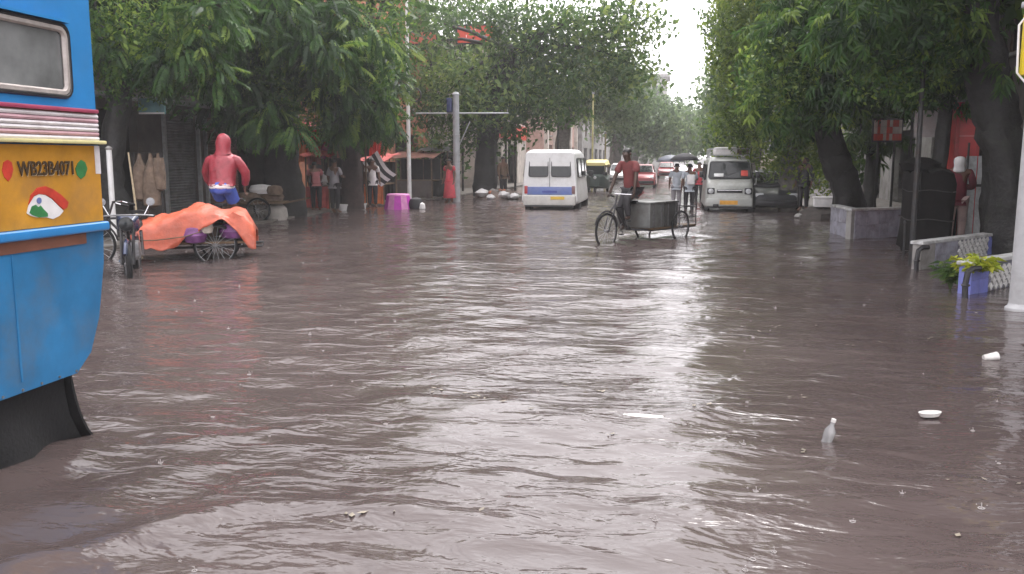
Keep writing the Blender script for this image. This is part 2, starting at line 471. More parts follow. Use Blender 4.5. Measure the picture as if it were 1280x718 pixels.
def tree(name, label, path, radii, groups, lmat, bark=None, nlimb=7, seed=1, group=None):
    rg = random.Random(seed)
    base = Vector(path[0]); t = thing(name, label, 'tree', base, 0, group)
    P = []; Rr = []
    for (a, b), (ra, rb) in zip(zip(path[:-1], path[1:]), zip(radii[:-1], radii[1:])):
        w = wobble_path(a, b, 10, 0.05, rg)
        P += w[:-1]; Rr += [ra + (rb - ra) * i / 10 for i in range(10)]
    P.append(Vector(path[-1])); Rr.append(radii[-1])
    rough_trunk(P, Rr, rg).build('trunk', bark or M_bark, t, off=base, angle=60)
    allc = [c for g_ in groups for c in g_[1]]
    rg.shuffle(allc); top = P[-1]; fork = P[len(P) * 2 // 3]
    for c in allc[:nlimb]:
        st = fork if rg.random() < 0.4 else top
        w = wobble_path(st, Vector(c[:3]), 6, 0.18, rg)
        for k_, q in enumerate(w): q.z += 0.35 * math.sin(math.pi * k_ / 6)
        r0 = radii[-1] * 0.62
        MB().tube(w, [r0 * (1 - 0.85 * i / 6) for i in range(7)], 7).build('limb', bark or M_bark, t, off=base, angle=60)
    crown_mesh(groups, 'crown', lmat, t, base)
    return t
LAST = []
def pxc(lst, Y, jit=0.0):
    """clumps given as (px, py, r metres[, depth shift[, tint bias]])"""
    out = []
    for e in lst:
        yy = Y + (e[3] if len(e) > 3 else 0) + random.uniform(-jit, jit)
        p = at(e[0], e[1], yy); out.append((p.x, p.y, p.z, e[2], e[4] if len(e) > 4 else 0.0))
    LAST[:] = out
    return list(out)
def blob(c, rad, n, r, seed):
    rg = random.Random(seed); out = []
    while len(out) < n:
        u = [rg.uniform(-1, 1) for _ in range(3)]
        q = sum(a * a for a in u)
        if 0.25 < q < 1: out.append((c[0] + u[0] * rad[0], c[1] + u[1] * rad[1], c[2] + u[2] * rad[2], r * rg.uniform(0.75, 1.25), rg.uniform(-.1, .1)))
    return out

ML_dark = leaf_mat('dark_leaf', (0.014, 0.038, 0.013), (0.050, 0.118, 0.026), (0.20, 0.29, 0.055), trans=.5)
ML_mid = leaf_mat('mid_leaf', (0.03, 0.064, 0.02), (0.075, 0.145, 0.042), (0.2, 0.27, 0.075), trans=0.45)
ML_yel = leaf_mat('yellow_leaf', (0.045, 0.085, 0.016), (0.12, 0.195, 0.032), (0.27, 0.33, 0.06), trans=0.5)
ML_haze = leaf_mat('haze_paled_leaf', (0.07, 0.11, 0.055), (0.14, 0.21, 0.10), (0.26, 0.33, 0.16), trans=0.45)  # distant leaves, their colour lightened to paint in the fade of haze

# --- left side, near to far
b = at(148, 300, 17.0); b.z = 0
tree('street_tree', 'dark tree with drooping leaves at left, close behind the blue bus', [(b.x, b.y, 0), (b.x - .1, b.y, 1.6), (b.x + .2, b.y + .2, 3.4)], [0.33, 0.26, 0.2],
     [('pinnate', pxc([(140, 60, .8), (190, 25, .9), (225, 75, .7, -.5), (170, 100, .55, 0, -.05), (250, 60, .5, -.5, .12), (120, 40, .7), (255, 20, .8), (215, 110, .38, 0, .0), (270, 95, .35, 0, .05), (190, 70, .8, .8)], 17, .3)[0::2], 190, 0.68, .5),
      ('small', LAST[1::2], 150, 0.72, .4),
      ('long', blob((b.x - .8, b.y + .5, 6.6), (2.8, 3.0, 1.4), 16, 1.0, 3), 40, 1.2, .3)], ML_dark, seed=2)
b = at(358, 272, 24.2); b.z = 0
tree('street_tree', 'thick dark trunked tree with long hanging leaf sprays, left of the stalls', [(b.x, b.y, 0), (b.x - .05, b.y, 2.0), (b.x + .1, b.y - .2, 4.0)], [0.56, 0.46, 0.36],
     [('pinnate', pxc([(300, 40, 1.0, -3), (350, 20, 1.0, -3), (300, 110, .85, -3), (345, 90, .9, -3), (395, 60, .9, -3), (440, 40, .9, -2), (420, 110, .8, -2), (465, 90, .7, -2), (335, 145, .6, -3.5), (362, 165, .42, -3.5, .32), (300, 150, .5, -3.5), (380, 130, .6, -2),
                       (470, 130, .6, -1), (440, 150, .55, -1), (400, 20, 1.0, -2), (470, 30, .8, 0, .1), (415, 70, .6, -3, .22), (405, 105, .4, -3, .25), (315, 75, .9, -1), (395, 150, .6, 0), (270, 130, .5, -1), (455, 60, .9, 0), (290, 75, .8, -2)], 24.2, .3)[0::2] + LAST[1::4], 150, 0.78, .75),
      ('small', LAST[3::4], 120, 0.85, .5),
      ('long', blob((b.x - .8, b.y - 1.0, 8.2), (2.8, 3.6, 1.8), 20, 1.2, 4), 36, 1.3, .4)], ML_dark, seed=3)
b = at(442, 262, 28.2); b.z = 0
tree('street_tree', 'brown trunked tree standing between the red stall and the orange panel', [(b.x, b.y, 0), (b.x - .03, b.y, 2.0), (b.x - .2, b.y, 4.2)], [0.36, 0.29, 0.2],
     [('pinnate', pxc([(430, 135, .8), (470, 150, .7), (480, 105, .75), (455, 90, .9), (486, 150, .45), (420, 165, .5), (478, 60, .9)], 28.2, .5), 170, 0.8, .5),
      ('coarse', blob((b.x - .6, b.y, 8.0), (2.4, 2.6, 1.6), 12, 1.2, 5), 20, 1.1, .3)], ML_mid, bark=M_barkbr, seed=4)
b = at(606, 247, 38.2); b.z = 0
tree('street_tree', 'wide spreading tree with dark trunk by the crossarm pole and rubble', [(b.x, b.y, 0), (b.x + .1, b.y, 2.2), (b.x + .5, b.y, 4.6), (b.x + 1.3, b.y, 6.2)], [0.52, 0.42, 0.34, 0.2],
     [('small', pxc([(540, 85, 1.0), (560, 115, 1.2), (600, 95, 1.1), (650, 70, 1.2), (610, 10, .7), (600, 150, .9, 0, -.15), (630, 130, 1.2), (655, 100, 1.4), (690, 60, 1.2), (745, 20, .8), (690, 20, .8), (690, 110, 1.2), (720, 36, 1.1), (740, 80, 1.3), (768, 50, 1.1), (775, 16, .8), (790, 75, .8), (755, 100, .8), (625, 165, .7, 0, -.1), (570, 165, .8, -.5, .12), (540, 180, .7, 0, .05), (530, 130, 1.0), (560, 190, .6, 0, -.1), (610, 125, 1.0, -1), (520, 205, .5), (650, 25, .9), (535, 20, 1.0), (540, 25, 1.3, 7), (590, 12, 1.2, 8), (620, 62, 1.3, 7), (565, 72, 1.2, 7), (520, 55, 1.0, 7), (640, 30, 1, 7), (500, 20, 1.0, 7), (700, 140, .7), (800, 95, .5), (806, 28, .7), (660, 150, .6)], 38.2, .9), 56, 1.55, .25)], ML_mid, seed=5, nlimb=12)
b = at(702, 235, 54); b.z = 0
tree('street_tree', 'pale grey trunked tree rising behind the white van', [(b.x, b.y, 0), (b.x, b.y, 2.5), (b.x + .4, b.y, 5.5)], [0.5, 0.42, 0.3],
     [('small', pxc([(700, 105, 1.8), (735, 110, 1.8), (760, 125, 1.6), (720, 85, 1.6), (770, 92, 1.5), (790, 115, 1.5), (680, 130, 1.3), (745, 140, 1.2), (785, 140, 1.3), (710, 135, 1.0)], 54, 1.5), 42, 1.5, .2)], ML_haze, bark=M_bark2, seed=6)
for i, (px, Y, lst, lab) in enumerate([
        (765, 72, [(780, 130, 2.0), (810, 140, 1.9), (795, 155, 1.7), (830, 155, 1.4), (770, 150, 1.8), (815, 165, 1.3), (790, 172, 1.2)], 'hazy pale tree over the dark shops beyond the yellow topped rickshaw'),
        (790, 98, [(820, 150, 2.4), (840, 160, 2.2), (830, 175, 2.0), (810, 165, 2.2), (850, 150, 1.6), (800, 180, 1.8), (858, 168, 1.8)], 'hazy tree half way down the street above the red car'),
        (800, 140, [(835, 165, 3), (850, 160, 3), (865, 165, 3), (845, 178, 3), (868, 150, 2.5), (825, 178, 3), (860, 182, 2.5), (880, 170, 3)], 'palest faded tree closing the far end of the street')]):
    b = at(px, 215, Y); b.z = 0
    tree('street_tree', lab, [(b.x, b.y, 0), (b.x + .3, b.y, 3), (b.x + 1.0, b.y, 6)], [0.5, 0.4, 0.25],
         [('coarse', pxc(lst, Y, 2.0), 26, 1.4, .2)], ML_haze, bark=M_bark2, seed=20 + i, nlimb=5)

# --- right side, near to far
tree('street_tree', 'massive leaning dark trunk at the right edge, behind the lattice planter', [(5.75, 16.3, -.1), (5.5, 16.2, 1.3), (5.08, 16.1, 2.9), (4.72, 16.0, 4.4), (4.2, 15.6, 6.0)], [0.42, 0.34, 0.325, 0.32, 0.24],
     [('long', pxc([(1150, 30, .8, -1), (1190, 60, .45, -.5, .1), (1120, 60, .7, -1), (1090, 25, .9, -1), (1175, 20, .8), (1150, 90, .45, -.5, .12), (1200, 25, .5, 1), (1165, 75, .5, 1), (1110, 95, .5), (1262, 85, .16, -1, .2)], 16, .3)[0::3] + LAST[1::3], 190, 0.74, .6),
      ('small', LAST[2::3], 190, .62, .4),
      ('long', blob((5.5, 13.2, 7.9), (2.9, 4.6, 1.9), 30, 1.15, 8), 40, 1.25, .3),
      ('long', blob((5.6, 8.0, 7.6), (3.0, 4.2, 1.8), 20, 1.15, 18), 34, 1.3, .3)], ML_dark, seed=8)
tree('street_tree', 'dark tree leaning left over the water behind the grey planter wall', [(4.25, 22.3, -.25), (4.05, 22.2, .9), (3.6, 22.0, 2.1), (3.15, 21.8, 3.4), (2.9, 21.4, 5.2)], [0.42, 0.33, 0.30, 0.27, 0.2],
     [('long', pxc([(1000, 40, .9, -2), (1040, 30, .9, -2), (985, 90, .8, -2), (1030, 80, .9, -2), (1070, 70, .8, -2), (1010, 130, .55, -2), (1045, 120, .6, -2.5), (970, 50, .8, 0), (1080, 110, .6, -1), (975, 130, .6, -1), (1090, 40, 1.0), (960, 100, .7), (1055, 135, .35, -2.5, .1), (1000, 15, 1.0), (1110, 60, .9, 1), (985, 160, .45, 0, .05)], 21.8, .4)[0::3] + LAST[1::3], 165, 0.78, .8),
      ('small', LAST[2::3], 160, .7, .4),
      ('long', blob((4.7, 19.8, 7.9), (2.3, 4.0, 1.8), 22, 1.15, 9), 40, 1.25, .4)], ML_dark, seed=9)
b = at(1085, 262, 25.5); b.z = 0
tree('street_tree', 'slim dark tree between the leaning trunk and the thin iron post', [(b.x, b.y, 0), (b.x + .05, b.y, 2), (b.x + .25, b.y, 4.4)], [0.2, 0.16, 0.12],
     [('long', pxc([(1085, 150, .55, 0, .1), (1075, 175, .5, 0, .15), (1100, 130, .7), (1105, 170, .5, 0, .1), (1085, 205, .42, 1, .2), (1110, 95, .9), (1070, 120, .8), (1095, 60, 1.2), (1150, 120, .6, 2), (1130, 80, .9, 1)], 25.5, .5), 130, 0.85, .6),
      ('coarse', blob((b.x, b.y, 7.4), (2.6, 2.6, 1.6), 12, 1.3, 10), 22, 1.2, .3)], ML_mid, seed=10)
b = at(1171, 285, 18.6); b.z = 0
tree('street_tree', 'narrow straight trunk between the white signboard and the red booth', [(b.x, b.y, 0), (b.x, b.y, 2.2), (b.x + .05, b.y, 4.2)], [0.15, 0.13, 0.1],
     [('long', pxc([(1180, 105, .4, 0, .05), (1160, 60, .8), (1200, 80, .5), (1190, 20, .9), (1145, 110, .35), (1215, 120, .28, 0, .15)], 18.6, .4), 170, 0.76, .6),
      ('coarse', blob((b.x, b.y, 6.4), (2.2, 2.2, 1.4), 10, 1.2, 11), 24, 1.2, .3)], ML_dark, seed=11)
b = at(985, 262, 30.0); b.z = 0
tree('street_tree', 'yellow green tree with grey trunk beside the silver minibus', [(b.x, b.y, 0), (b.x + .05, b.y, 1.6), (b.x + .1, b.y, 4.0), (b.x - .4, b.y, 6.0)], [0.34, 0.30, 0.24, 0.16],
     [('small', pxc([(940, 60, 1.0), (960, 40, 1.2), (935, 110, .8), (960, 120, .9), (940, 150, .8, 0, .05), (975, 165, .7, 0, .12), (1000, 180, .6, 0, .15), (930, 180, .5), (960, 190, .5, 0, .1), (922, 150, .6), (990, 210, .42, 0, .15), (1015, 200, .45, 0, .12), (922, 80, .7), (940, 15, 1.2), (925, 30, .8), (1010, 150, .7), (1030, 195, .4, 0, .15), (965, 80, 1.0), (950, 205, .3), (1035, 225, .35, 1, .1), (1015, 222, .5, 2, .1), (1000, 195, .5, 2, .1), (975, 205, .4, 2, .05), (1030, 170, .6, 2)], 29.5, .8), 120, .95, .35),
      ('coarse', blob((b.x + 1.0, b.y, 9.2), (2.0, 3.8, 2.4), 20, 1.3, 12), 18, 1.3, .3)], ML_yel, bark=M_bark2, seed=12, nlimb=9)
b = at(940, 240, 44); b.z = 0
tree('street_tree', 'lighter tree behind the minibus whose crown edges the strip of sky', [(b.x, b.y, 0), (b.x, b.y, 2.5), (b.x - .4, b.y, 6)], [0.4, 0.34, 0.22],
     [('small', pxc([(922, 90, 1.1), (915, 130, 1.0), (920, 160, 1.0), (902, 150, .6), (930, 120, 1.2), (928, 50, 1.2), (908, 22, .9), (930, 80, 1.4), (905, 180, .6), (940, 20, 1.6), (898, 112, .45), (895, 168, .6)], 44, 1.2), 70, 1.3, .3),
      ('coarse', blob((b.x + .6, b.y, 11.5), (2.2, 4.0, 2.2), 10, 1.6, 13), 12, 1.6, .3)], ML_mid, bark=M_bark2, seed=13)
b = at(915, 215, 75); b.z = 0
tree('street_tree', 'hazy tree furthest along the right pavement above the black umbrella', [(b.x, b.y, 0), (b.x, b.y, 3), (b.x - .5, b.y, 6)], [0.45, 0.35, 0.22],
     [('coarse', pxc([(905, 160, 1.8), (902, 140, 1.6), (890, 178, 1.4), (910, 120, 1.8), (915, 100, 2.0), (905, 185, 1.4)], 75, 2), 24, 1.5, .2)], ML_haze, bark=M_bark2, seed=14, nlimb=4)

# ================================================================== BUILDINGS AND STALLS
def facade(mb, axis_x, y0, y1, z0, z1, holes, th, face):
    """wall slab across X at axis_x with rectangular holes; face = +1 looks to +x"""
    ys = sorted({y0, y1, *[h[0] for h in holes], *[h[1] for h in holes]}); zs = sorted({z0, z1, *[h[2] for h in holes], *[h[3] for h in holes]})
    for a, b_ in zip(ys[:-1], ys[1:]):
        for c, d in zip(zs[:-1], zs[1:]):
            my, mz = (a + b_) / 2, (c + d) / 2
            if any(h[0] < my < h[1] and h[2] < mz < h[3] for h in holes): continue
            mb.box((axis_x - face * th / 2, my, mz), (th, b_ - a, d - c))
def building(name, label, xf, y0, y1, h, face, wallmat, win=(), doors=(), depth=7.0, winmat=None, framemat=None, base=0.06):
    t = thing(name, label, 'building', (xf, (y0 + y1) / 2, base)); o = Vector(t.location)
    holes = list(win) + list(doors)
    mb = MB(); facade(mb, xf, y0, y1, base, h, holes, 0.24, face)
    mb.box((xf - face * depth / 2, y0 + .12, (h + base) / 2), (depth - .5, .24, h - base)); mb.box((xf - face * depth / 2, y1 - .12, (h + base) / 2), (depth - .5, .24, h - base))
    mb.box((xf - face * (depth - .12), (y0 + y1) / 2, (h + base) / 2), (.24, y1 - y0, h - base))
    mb.build('wall', wallmat, t, smooth=False, off=o)
    rf = MB(); rf.box((xf - face * (depth / 2 - .15), (y0 + y1) / 2, h + .09), (depth + .5, y1 - y0 + .3, .18)); rf = rf.build('roof', M_conc, t, smooth=False, off=o)
    pr = MB(); pr.box((xf + face * .02, (y0 + y1) / 2, h + .45), (.14, y1 - y0 + .2, .54)); pr.build('parapet', wallmat, rf, smooth=False, off=o)
    for (a, b_, c, d) in win:
        cy, cz = (a + b_) / 2, (c + d) / 2
        fr = MB(); w = .07
        for (yy, zz, dy, dz) in ((cy, c + w / 2, b_ - a, w), (cy, d - w / 2, b_ - a, w), (a + w / 2, cz, w, d - c - 2 * w), (b_ - w / 2, cz, w, d - c - 2 * w), (cy, cz, w, d - c - 2 * w)):
            fr.box((xf - face * .10, yy, zz), (.08, dy, dz))
        f_ = fr.build('window', framemat or M_wood, t, smooth=False, off=o)
        MB().box((xf - face * .12, cy, cz), (.02, b_ - a - .06, d - c - .06)).build('pane', winmat or M_glass, f_, smooth=False, off=o)
        MB().box((xf + face * .06, cy, c - .05), (.18, b_ - a + .2, .08)).build('sill', M_conc, f_, smooth=False, off=o)
    return t, o
def shutter(t, o, xf, face, a, b_, c, d, m):
    mb = MB(); n = int((d - c) / .075)
    for i in range(n):
        z = c + (i + .5) * (d - c) / n
        mb.tube([(xf - face * .12, a, z), (xf - face * .12, b_, z)], .042, 6, flat=1)
    return mb.build('roller_shutter', m, t, off=o)

M_wallbr = mat('dark_brown_plaster', (0.10, 0.085, 0.08), 0.85, var=0.35, scale=2, bump=.3, dirt_amt=.6)
M_wallgr = mat('stained_grey_plaster', (0.27, 0.26, 0.25), 0.85, var=0.3, scale=2, bump=.3, dirt_amt=.7)
M_wallpk = mat('pink_plaster', (0.52, 0.35, 0.30), 0.85, var=0.2, scale=2, bump=.2, dirt_amt=.4)
M_wallor = mat('orange_plaster', (0.42, 0.16, 0.09), 0.85, var=0.3, scale=2, bump=.2, dirt_amt=.5)
M_wallwh = mat('pale_plaster', (0.55, 0.50, 0.45), 0.85, var=0.25, scale=1.6, bump=.3, dirt_amt=.5)
M_shut = mat('grey_shutter', (0.22, 0.22, 0.23), 0.5, 0.3, var=.2, scale=4, dirt_amt=.4)
M_shutbr = mat('rust_shutter', (0.16, 0.09, 0.07), 0.6, 0.2, var=.3, scale=4, dirt_amt=.4)
M_teal = mat('teal_board', (0.12, 0.25, 0.27), 0.6, var=.25, scale=4, dirt_amt=.4)
M_signred = mat('red_sign', (0.62, 0.07, 0.04), 0.45, var=.2, scale=3, dirt_amt=.2)
M_dark = mat('shop_darkness', (0.02, 0.018, 0.018), 0.9, var=.4)  # near-black that puts the shade inside shops, stalls and booth into colour

def yx(px, X): return on_x(px, 200, X).y
# dark shops behind the cargo tricycle
XL = -13.6
t, o = building('shop_building', 'dark brown two storey shophouse behind the rider in the red hood', XL, 9.0, 29.6, 7.6, 1, M_wallbr,
    win=[(10.5 + 3.2 * i, 12.0 + 3.2 * i, 4.6, 6.2) for i in range(6)], doors=[(yx(128, XL) - 3.5, yx(128, XL) + 1.5, .06, 2.9), (yx(205, XL), yx(247, XL), .06, 2.9), (yx(256, XL), yx(300, XL), .06, 2.9), (26.2, 29.0, .06, 2.9)])
shutter(t, o, XL, 1, yx(205, XL), yx(247, XL), .06, 2.9, M_shut)
shutter(t, o, XL, 1, yx(256, XL), yx(300, XL), .06, 2.9, M_shutbr)
MB().box((XL - 1.2, 22, 1.5), (.1, 16, 2.9)).build('shade_sheet', M_dark, t, smooth=False, off=o)  # dark sheet carrying the shade inside the open shopfronts
for yy in (yx(205, XL), yx(247, XL), yx(256, XL)):
    MB().box((XL + .05, yy, 1.5), (.1, .07, 2.86)).build('shutter_rail', M_galv, t, smooth=False, off=o)
aw = MB(); aw.box((XL + .75, 19.0, 3.15), (1.6, 19.5, .05), ry=R(10)); aw.build('awning', M_shut, t, smooth=False, off=o)
p = at(190, 133, 17.8)
t = thing('signboard', 'small teal signboard hanging on rods above the dark shops', 'signboard', (p.x, p.y, p.z))
MB().rbox((0, 0, 0), (.62, .05, .34), .012).build('board', M_teal, t)
MB().box((0, -.03, -.15), (.60, .02, .035)).build('lower_rim', M_white, t, smooth=False)
for s in (-.25, .25): MB().cyl((s, 0, .17), (s + .05, .05, .9), .012, 6).build('rod', M_iron, t)
# things leaning by the dark shops
p = at(168, 296, 16.0)
t = thing('bamboo_stick', 'pale bamboo stick leaning by the dark trunk above the tarpaulin cart', 'stick', (p.x, p.y, .06))
MB().tube([(.12, 0, 0), (.02, .05, .9), (-.12, .15, 1.75)], [.022, .02, .016], 7).build('pole', mat('bamboo', (.42, .34, .22), .6, var=.3, scale=12), t)
p = at(186, 240, 16.8)
t = thing('hanging_sacks', 'brown cloth sacks hanging on a rack left of the grey shutter', 'sacks', (p.x, p.y, .06))
M_sackbr = mat('brown_sackcloth', (.16, .115, .085), .9, var=.4, scale=7, bump=.6, bscale=14)
MB().tube([(-.3, 0, 0), (-.3, 0, 1.75), (.3, 0, 1.75), (.3, 0, 0)], .022, 7).build('rack', M_iron, t)
for i, (dx, z0, w) in enumerate(((-.17, .75, .17), (.08, .62, .2), (.26, .95, .13))):
    MB().lathe([(.02, z0), (w * .9, z0 + .06), (w, z0 + .35), (w * .8, z0 + .7), (.05, 1.62), (.03, 1.74)], 12, Matrix.Translation((dx, 0, 0))).build('sack', M_sackbr, t)
p = at(139, 235, 16.0)
t = thing('white_post', 'short white painted post in the shade just right of the bus', 'post', (p.x, p.y, .06))
MB().cyl((0, 0, 0), (0, 0, 1.82), .055, 10).build('shaft', M_white, t); MB().lathe([(.06, 1.8), (.07, 1.84), (.02, 1.88)], 10).build('cap', M_conc, t)

# stalls left of the street
M_cred = mat('faded_red_cloth', (.50, .10, .09), .7, var=.3, scale=4, bump=.4, bscale=7)
M_cwhite = mat('white_cloth', (.72, .70, .70), .7, var=.12, scale=5, bump=.3, bscale=8)
M_cblack = mat('black_cloth', (.025, .023, .028), .7, var=.3, scale=5)
M_orange = mat('orange_cloth', (.70, .20, .06), .6, var=.25, scale=4, bump=.3, bscale=8)
def cloth_panel(mb, a, b_, ztop, zbot, wave=.05, n=14, flare=.0):
    a, b_ = Vector(a), Vector(b_); d = (b_ - a); nrm = Vector((d.y, -d.x, 0)).normalized()
    rows = []
    for j in range(6):
        v = j / 5; z = ztop + (zbot - ztop) * v
        rows.append([tuple(a.lerp(b_, i / n) + nrm * (math.sin(i * 1.9 + j * .3) * wave * (.3 + v) + flare * v) + Vector((0, 0, z - a.z + math.sin(i * 1.3) * .015 * v))) for i in range(n + 1)])
    k = len(mb.v); m_ = n + 1
    for off_ in (0, .012):
        for r_ in rows: mb.v += [(q[0] - nrm.x * off_, q[1] - nrm.y * off_, q[2]) for q in r_]
    N = 6 * m_
    for j in range(5):
        for i in range(n):
            a0 = k + j * m_ + i
            mb.f.append((a0, a0 + 1, a0 + m_ + 1, a0 + m_)); mb.f.append((a0 + N + m_, a0 + N + m_ + 1, a0 + N + 1, a0 + N))
    return mb
def stall(label, px0, px1, ybase, Y, h, cloth, roof, group=None, roofslope=.25, depth=1.5):
    a, c = at(px0, ybase, Y), at(px1, ybase, Y); w = c.x - a.x
    t = thing('market_stall', label, 'stall', ((a.x + c.x) / 2, Y, .06), 0, group)
    for sx in (-.5, .5):
        for sy in (0, depth): MB().cyl((sx * w, sy, 0), (sx * w, sy, h), .03, 7).build('post', M_wood, t)
    MB().box((0, depth / 2, .72), (w - .1, depth - .1, .05)).build('counter', M_wood, t, smooth=False)
    cloth_panel(MB(), (-w / 2, -.04, .7), (w / 2, -.04, .7), .72, .02, .035).build('front_cloth', cloth, t)
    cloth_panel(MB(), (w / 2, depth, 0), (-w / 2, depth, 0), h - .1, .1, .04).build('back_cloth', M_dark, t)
    rf = MB(); n = 8
    k = 0; rows = []
    for j in range(7):
        v = j / 6
        rows.append([(-w / 2 - .15 + (w + .3) * i / n, -.35 + (depth + .5) * v, h + roofslope * (v - .15) - .06 * math.sin(math.pi * i / n) * math.sin(math.pi * v) + .03 * math.sin(i * 2.1 + j)) for i in range(n + 1)])
    for r_ in rows: rf.v += r_
    for r_ in rows: rf.v += [(x, y, z - .02) for x, y, z in r_]
    N = 7 * (n + 1)
    for j in range(6):
        for i in range(n):
            a0 = j * (n + 1) + i
            rf.f.append((a0, a0 + 1, a0 + n + 2, a0 + n + 1)); rf.f.append((a0 + N + n + 1, a0 + N + n + 2, a0 + N + 1, a0 + N))
    rf.build('roof_sheet', roof, t)
    return t, w
stall('market stall draped in faded red cloth beside the grey shirted man', 384, 412, 262, 27.6, 1.75, M_cred, M_red)
stall('market stall with orange front cloth under the striped sheet', 456, 480, 258, 30.5, 1.6, M_orange, M_cred)
stall('low market stall with rust brown roof behind the thin white pole', 488, 540, 255, 35.5, 1.7, M_wallbr, mat('rust_sheet', (.25, .12, .09), .7, var=.4, scale=3))
stall('shaded market stall with dark roof left of the crossarm pole', 530, 560, 253, 37.0, 2.0, M_dark, M_shut)
# white bundle in front of red stall
p = at(402, 240, 27.9)
t = thing('cloth_bundle', 'white cloth bundle on the edge of the red draped stall', 'bundle', (p.x, p.y, .808))
MB().lathe([(.03, 0), (.24, .03), (.3, .14), (.2, .3), (.07, .38), (.1, .46), (.02, .47)], 14).build('bundle', M_cwhite, t)
MB().ring((0, 0, .37), .075, .015, 'Z', 12, 5).build('knot', M_cwhite, t)
# striped sheet
p0, p1 = at(462, 196, 29.8), at(486, 226, 29.8)
t = thing('striped_sheet', 'black and white striped sheet slung slantwise above the orange stall', 'sheet', ((p0.x + p1.x) / 2, 29.8, (p0.z + p1.z) / 2)); o = Vector(t.location)
dx, dz = p1.x - p0.x, p1.z - p0.z; L = math.hypot(dx, dz); nx_, nz_ = -dz / L, dx / L
for i in range(5):
    mb = MB(); q = []
    for s in range(7):
        u = s / 6
        for e in (0, 1):
            w_ = (i + e - 2.5) * .13
            q.append((p0.x + dx * u + nx_ * w_, 29.8 + .05 * math.sin(u * 6 + i * .3) + .10 * w_, p0.z + dz * u + nz_ * w_ - .12 * math.sin(math.pi * u)))
    mb.v = q + [(x, y + .012, z) for x, y, z in q]; N = len(q)
    for s in range(6):
        a0 = 2 * s; mb.f += [(a0, a0 + 1, a0 + 3, a0 + 2), (a0 + N + 2, a0 + N + 3, a0 + N + 1, a0 + N)]
    mb.build('stripe', M_cblack if i % 2 else M_cwhite, t, off=o)
# magenta tub
p = at(498, 262, 28.9)
t = thing('draped_table', 'low round table draped in magenta and pink cloth at the water edge', 'table', (p.x, p.y, -.05))
M_mag = mat('magenta_cloth', (.50, .03, .42), .55, var=.2, scale=6); M_pink = mat('pink_cloth', (.68, .26, .52), .55, var=.2, scale=6)
n = 12
for i in range(n):
    a0, a1 = 2 * math.pi * i / n, 2 * math.pi * (i + 1) / n
    MB().add([(.40 * math.cos(a0), .40 * math.sin(a0), .5), (.40 * math.cos(a1), .40 * math.sin(a1), .5), (.5 * math.cos(a1), .5 * math.sin(a1), 0), (.5 * math.cos(a0), .5 * math.sin(a0), 0),
              (.36 * math.cos(a0), .36 * math.sin(a0), .5), (.36 * math.cos(a1), .36 * math.sin(a1), .5)], [(0, 3, 2, 1), (0, 1, 5, 4)]).build('cloth_gore', M_mag if i % 2 else M_pink, t, smooth=False)
MB().lathe([(.37, .47), (.39, .52), (.36, .56), (.05, .57)], 16).build('table_top', M_pink, t)
p = at(520, 258, 28.9)
t = thing('dark_bundle', 'dark bundle with white end next to the magenta draped table', 'bundle', (p.x, p.y, -.02))
MB().lathe([(.03, 0), (.24, .04), (.27, .18), (.2, .36), (.04, .42)], 12).build('sack', M_cblack, t); MB().lathe([(.02, .0), (.12, .05), (.1, .2), (.02, .25)], 10, Matrix.Translation((.24, -.1, 0))).build('white_end', M_cwhite, t)

# red fabric canopies in the trees' shade
p0 = at(352, 165, 29)
t = thing('red_canopy', 'rusty red canopy sheet strung in shade behind the thick trunk', 'canopy', (-11.9, 29.2, 2.75))
mb = MB(); rows = [[(-1.8 + 3.6 * i / 10, -.6 + 1.6 * j / 4, .35 * j / 4 - .16 * math.sin(math.pi * i / 10) + .04 * math.sin(i * 1.7 + j)) for i in range(11)] for j in range(5)]
for r_ in rows: mb.v += r_
for r_ in rows: mb.v += [(x, y, z - .02) for x, y, z in r_]
for j in range(4):
    for i in range(10):
        a0 = j * 11 + i; mb.f += [(a0, a0 + 1, a0 + 12, a0 + 11), (a0 + 66, a0 + 67, a0 + 56, a0 + 55)]
mb.build('sheet', M_cred, t)
cloth_panel(MB(), (-1.8, -.62, 0), (1.8, -.62, 0), 0, -.55, .05).build('valance', M_red, t)
for sx in (-1.75, 1.75): MB().cyl((sx, -.55, -2.7), (sx, -.55, .05), .03, 7).build('post', M_wood, t)

# taller houses behind the left trees
t, o = building('shop_building', 'orange plastered house with red hoarding high behind the left trees', -13.2, 30.2, 47.5, 9.5, 1, M_wallor,
    win=[(31.5 + 3.1 * i, 32.9 + 3.1 * i, z, z + 1.5) for i in range(5) for z in (4.2, 7.0)], doors=[(31, 34.5, .06, 2.9), (36, 40, .06, 2.9), (41.5, 45.5, .06, 2.9)])
MB().box((-14.4, 39, 1.5), (.1, 16, 2.9)).build('shade_sheet', M_dark, t, smooth=False, off=o)
def hoarding(label, pxa, pxb, pya, pyb, Y, m, panels=4):
    a, c = at(pxa, pyb, Y), at(pxb, pya, Y); w, h = c.x - a.x, c.z - a.z
    t = thing('hoarding', label, 'hoarding', ((a.x + c.x) / 2, Y, a.z))
    for i in range(panels): MB().box((-w / 2 + w * (i + .5) / panels, 0, h / 2), (w / panels - .02, .05, h)).build('panel', m, t, smooth=False)
    f = MB()
    f.box((0, -.01, -.04), (w + .16, .09, .07)); f.box((0, -.01, h + .04), (w + .16, .09, .07)); f.box((-w / 2 - .045, -.01, h / 2), (.07, .09, h)); f.box((w / 2 + .045, -.01, h / 2), (.07, .09, h))
    f.build('frame', M_iron, t, smooth=False)
    for s in (-.4, .4): MB().cyl((s * w, .15, -a.z + .06), (s * w, .15, h), .06, 8).build('leg', M_iron, t)
    return t
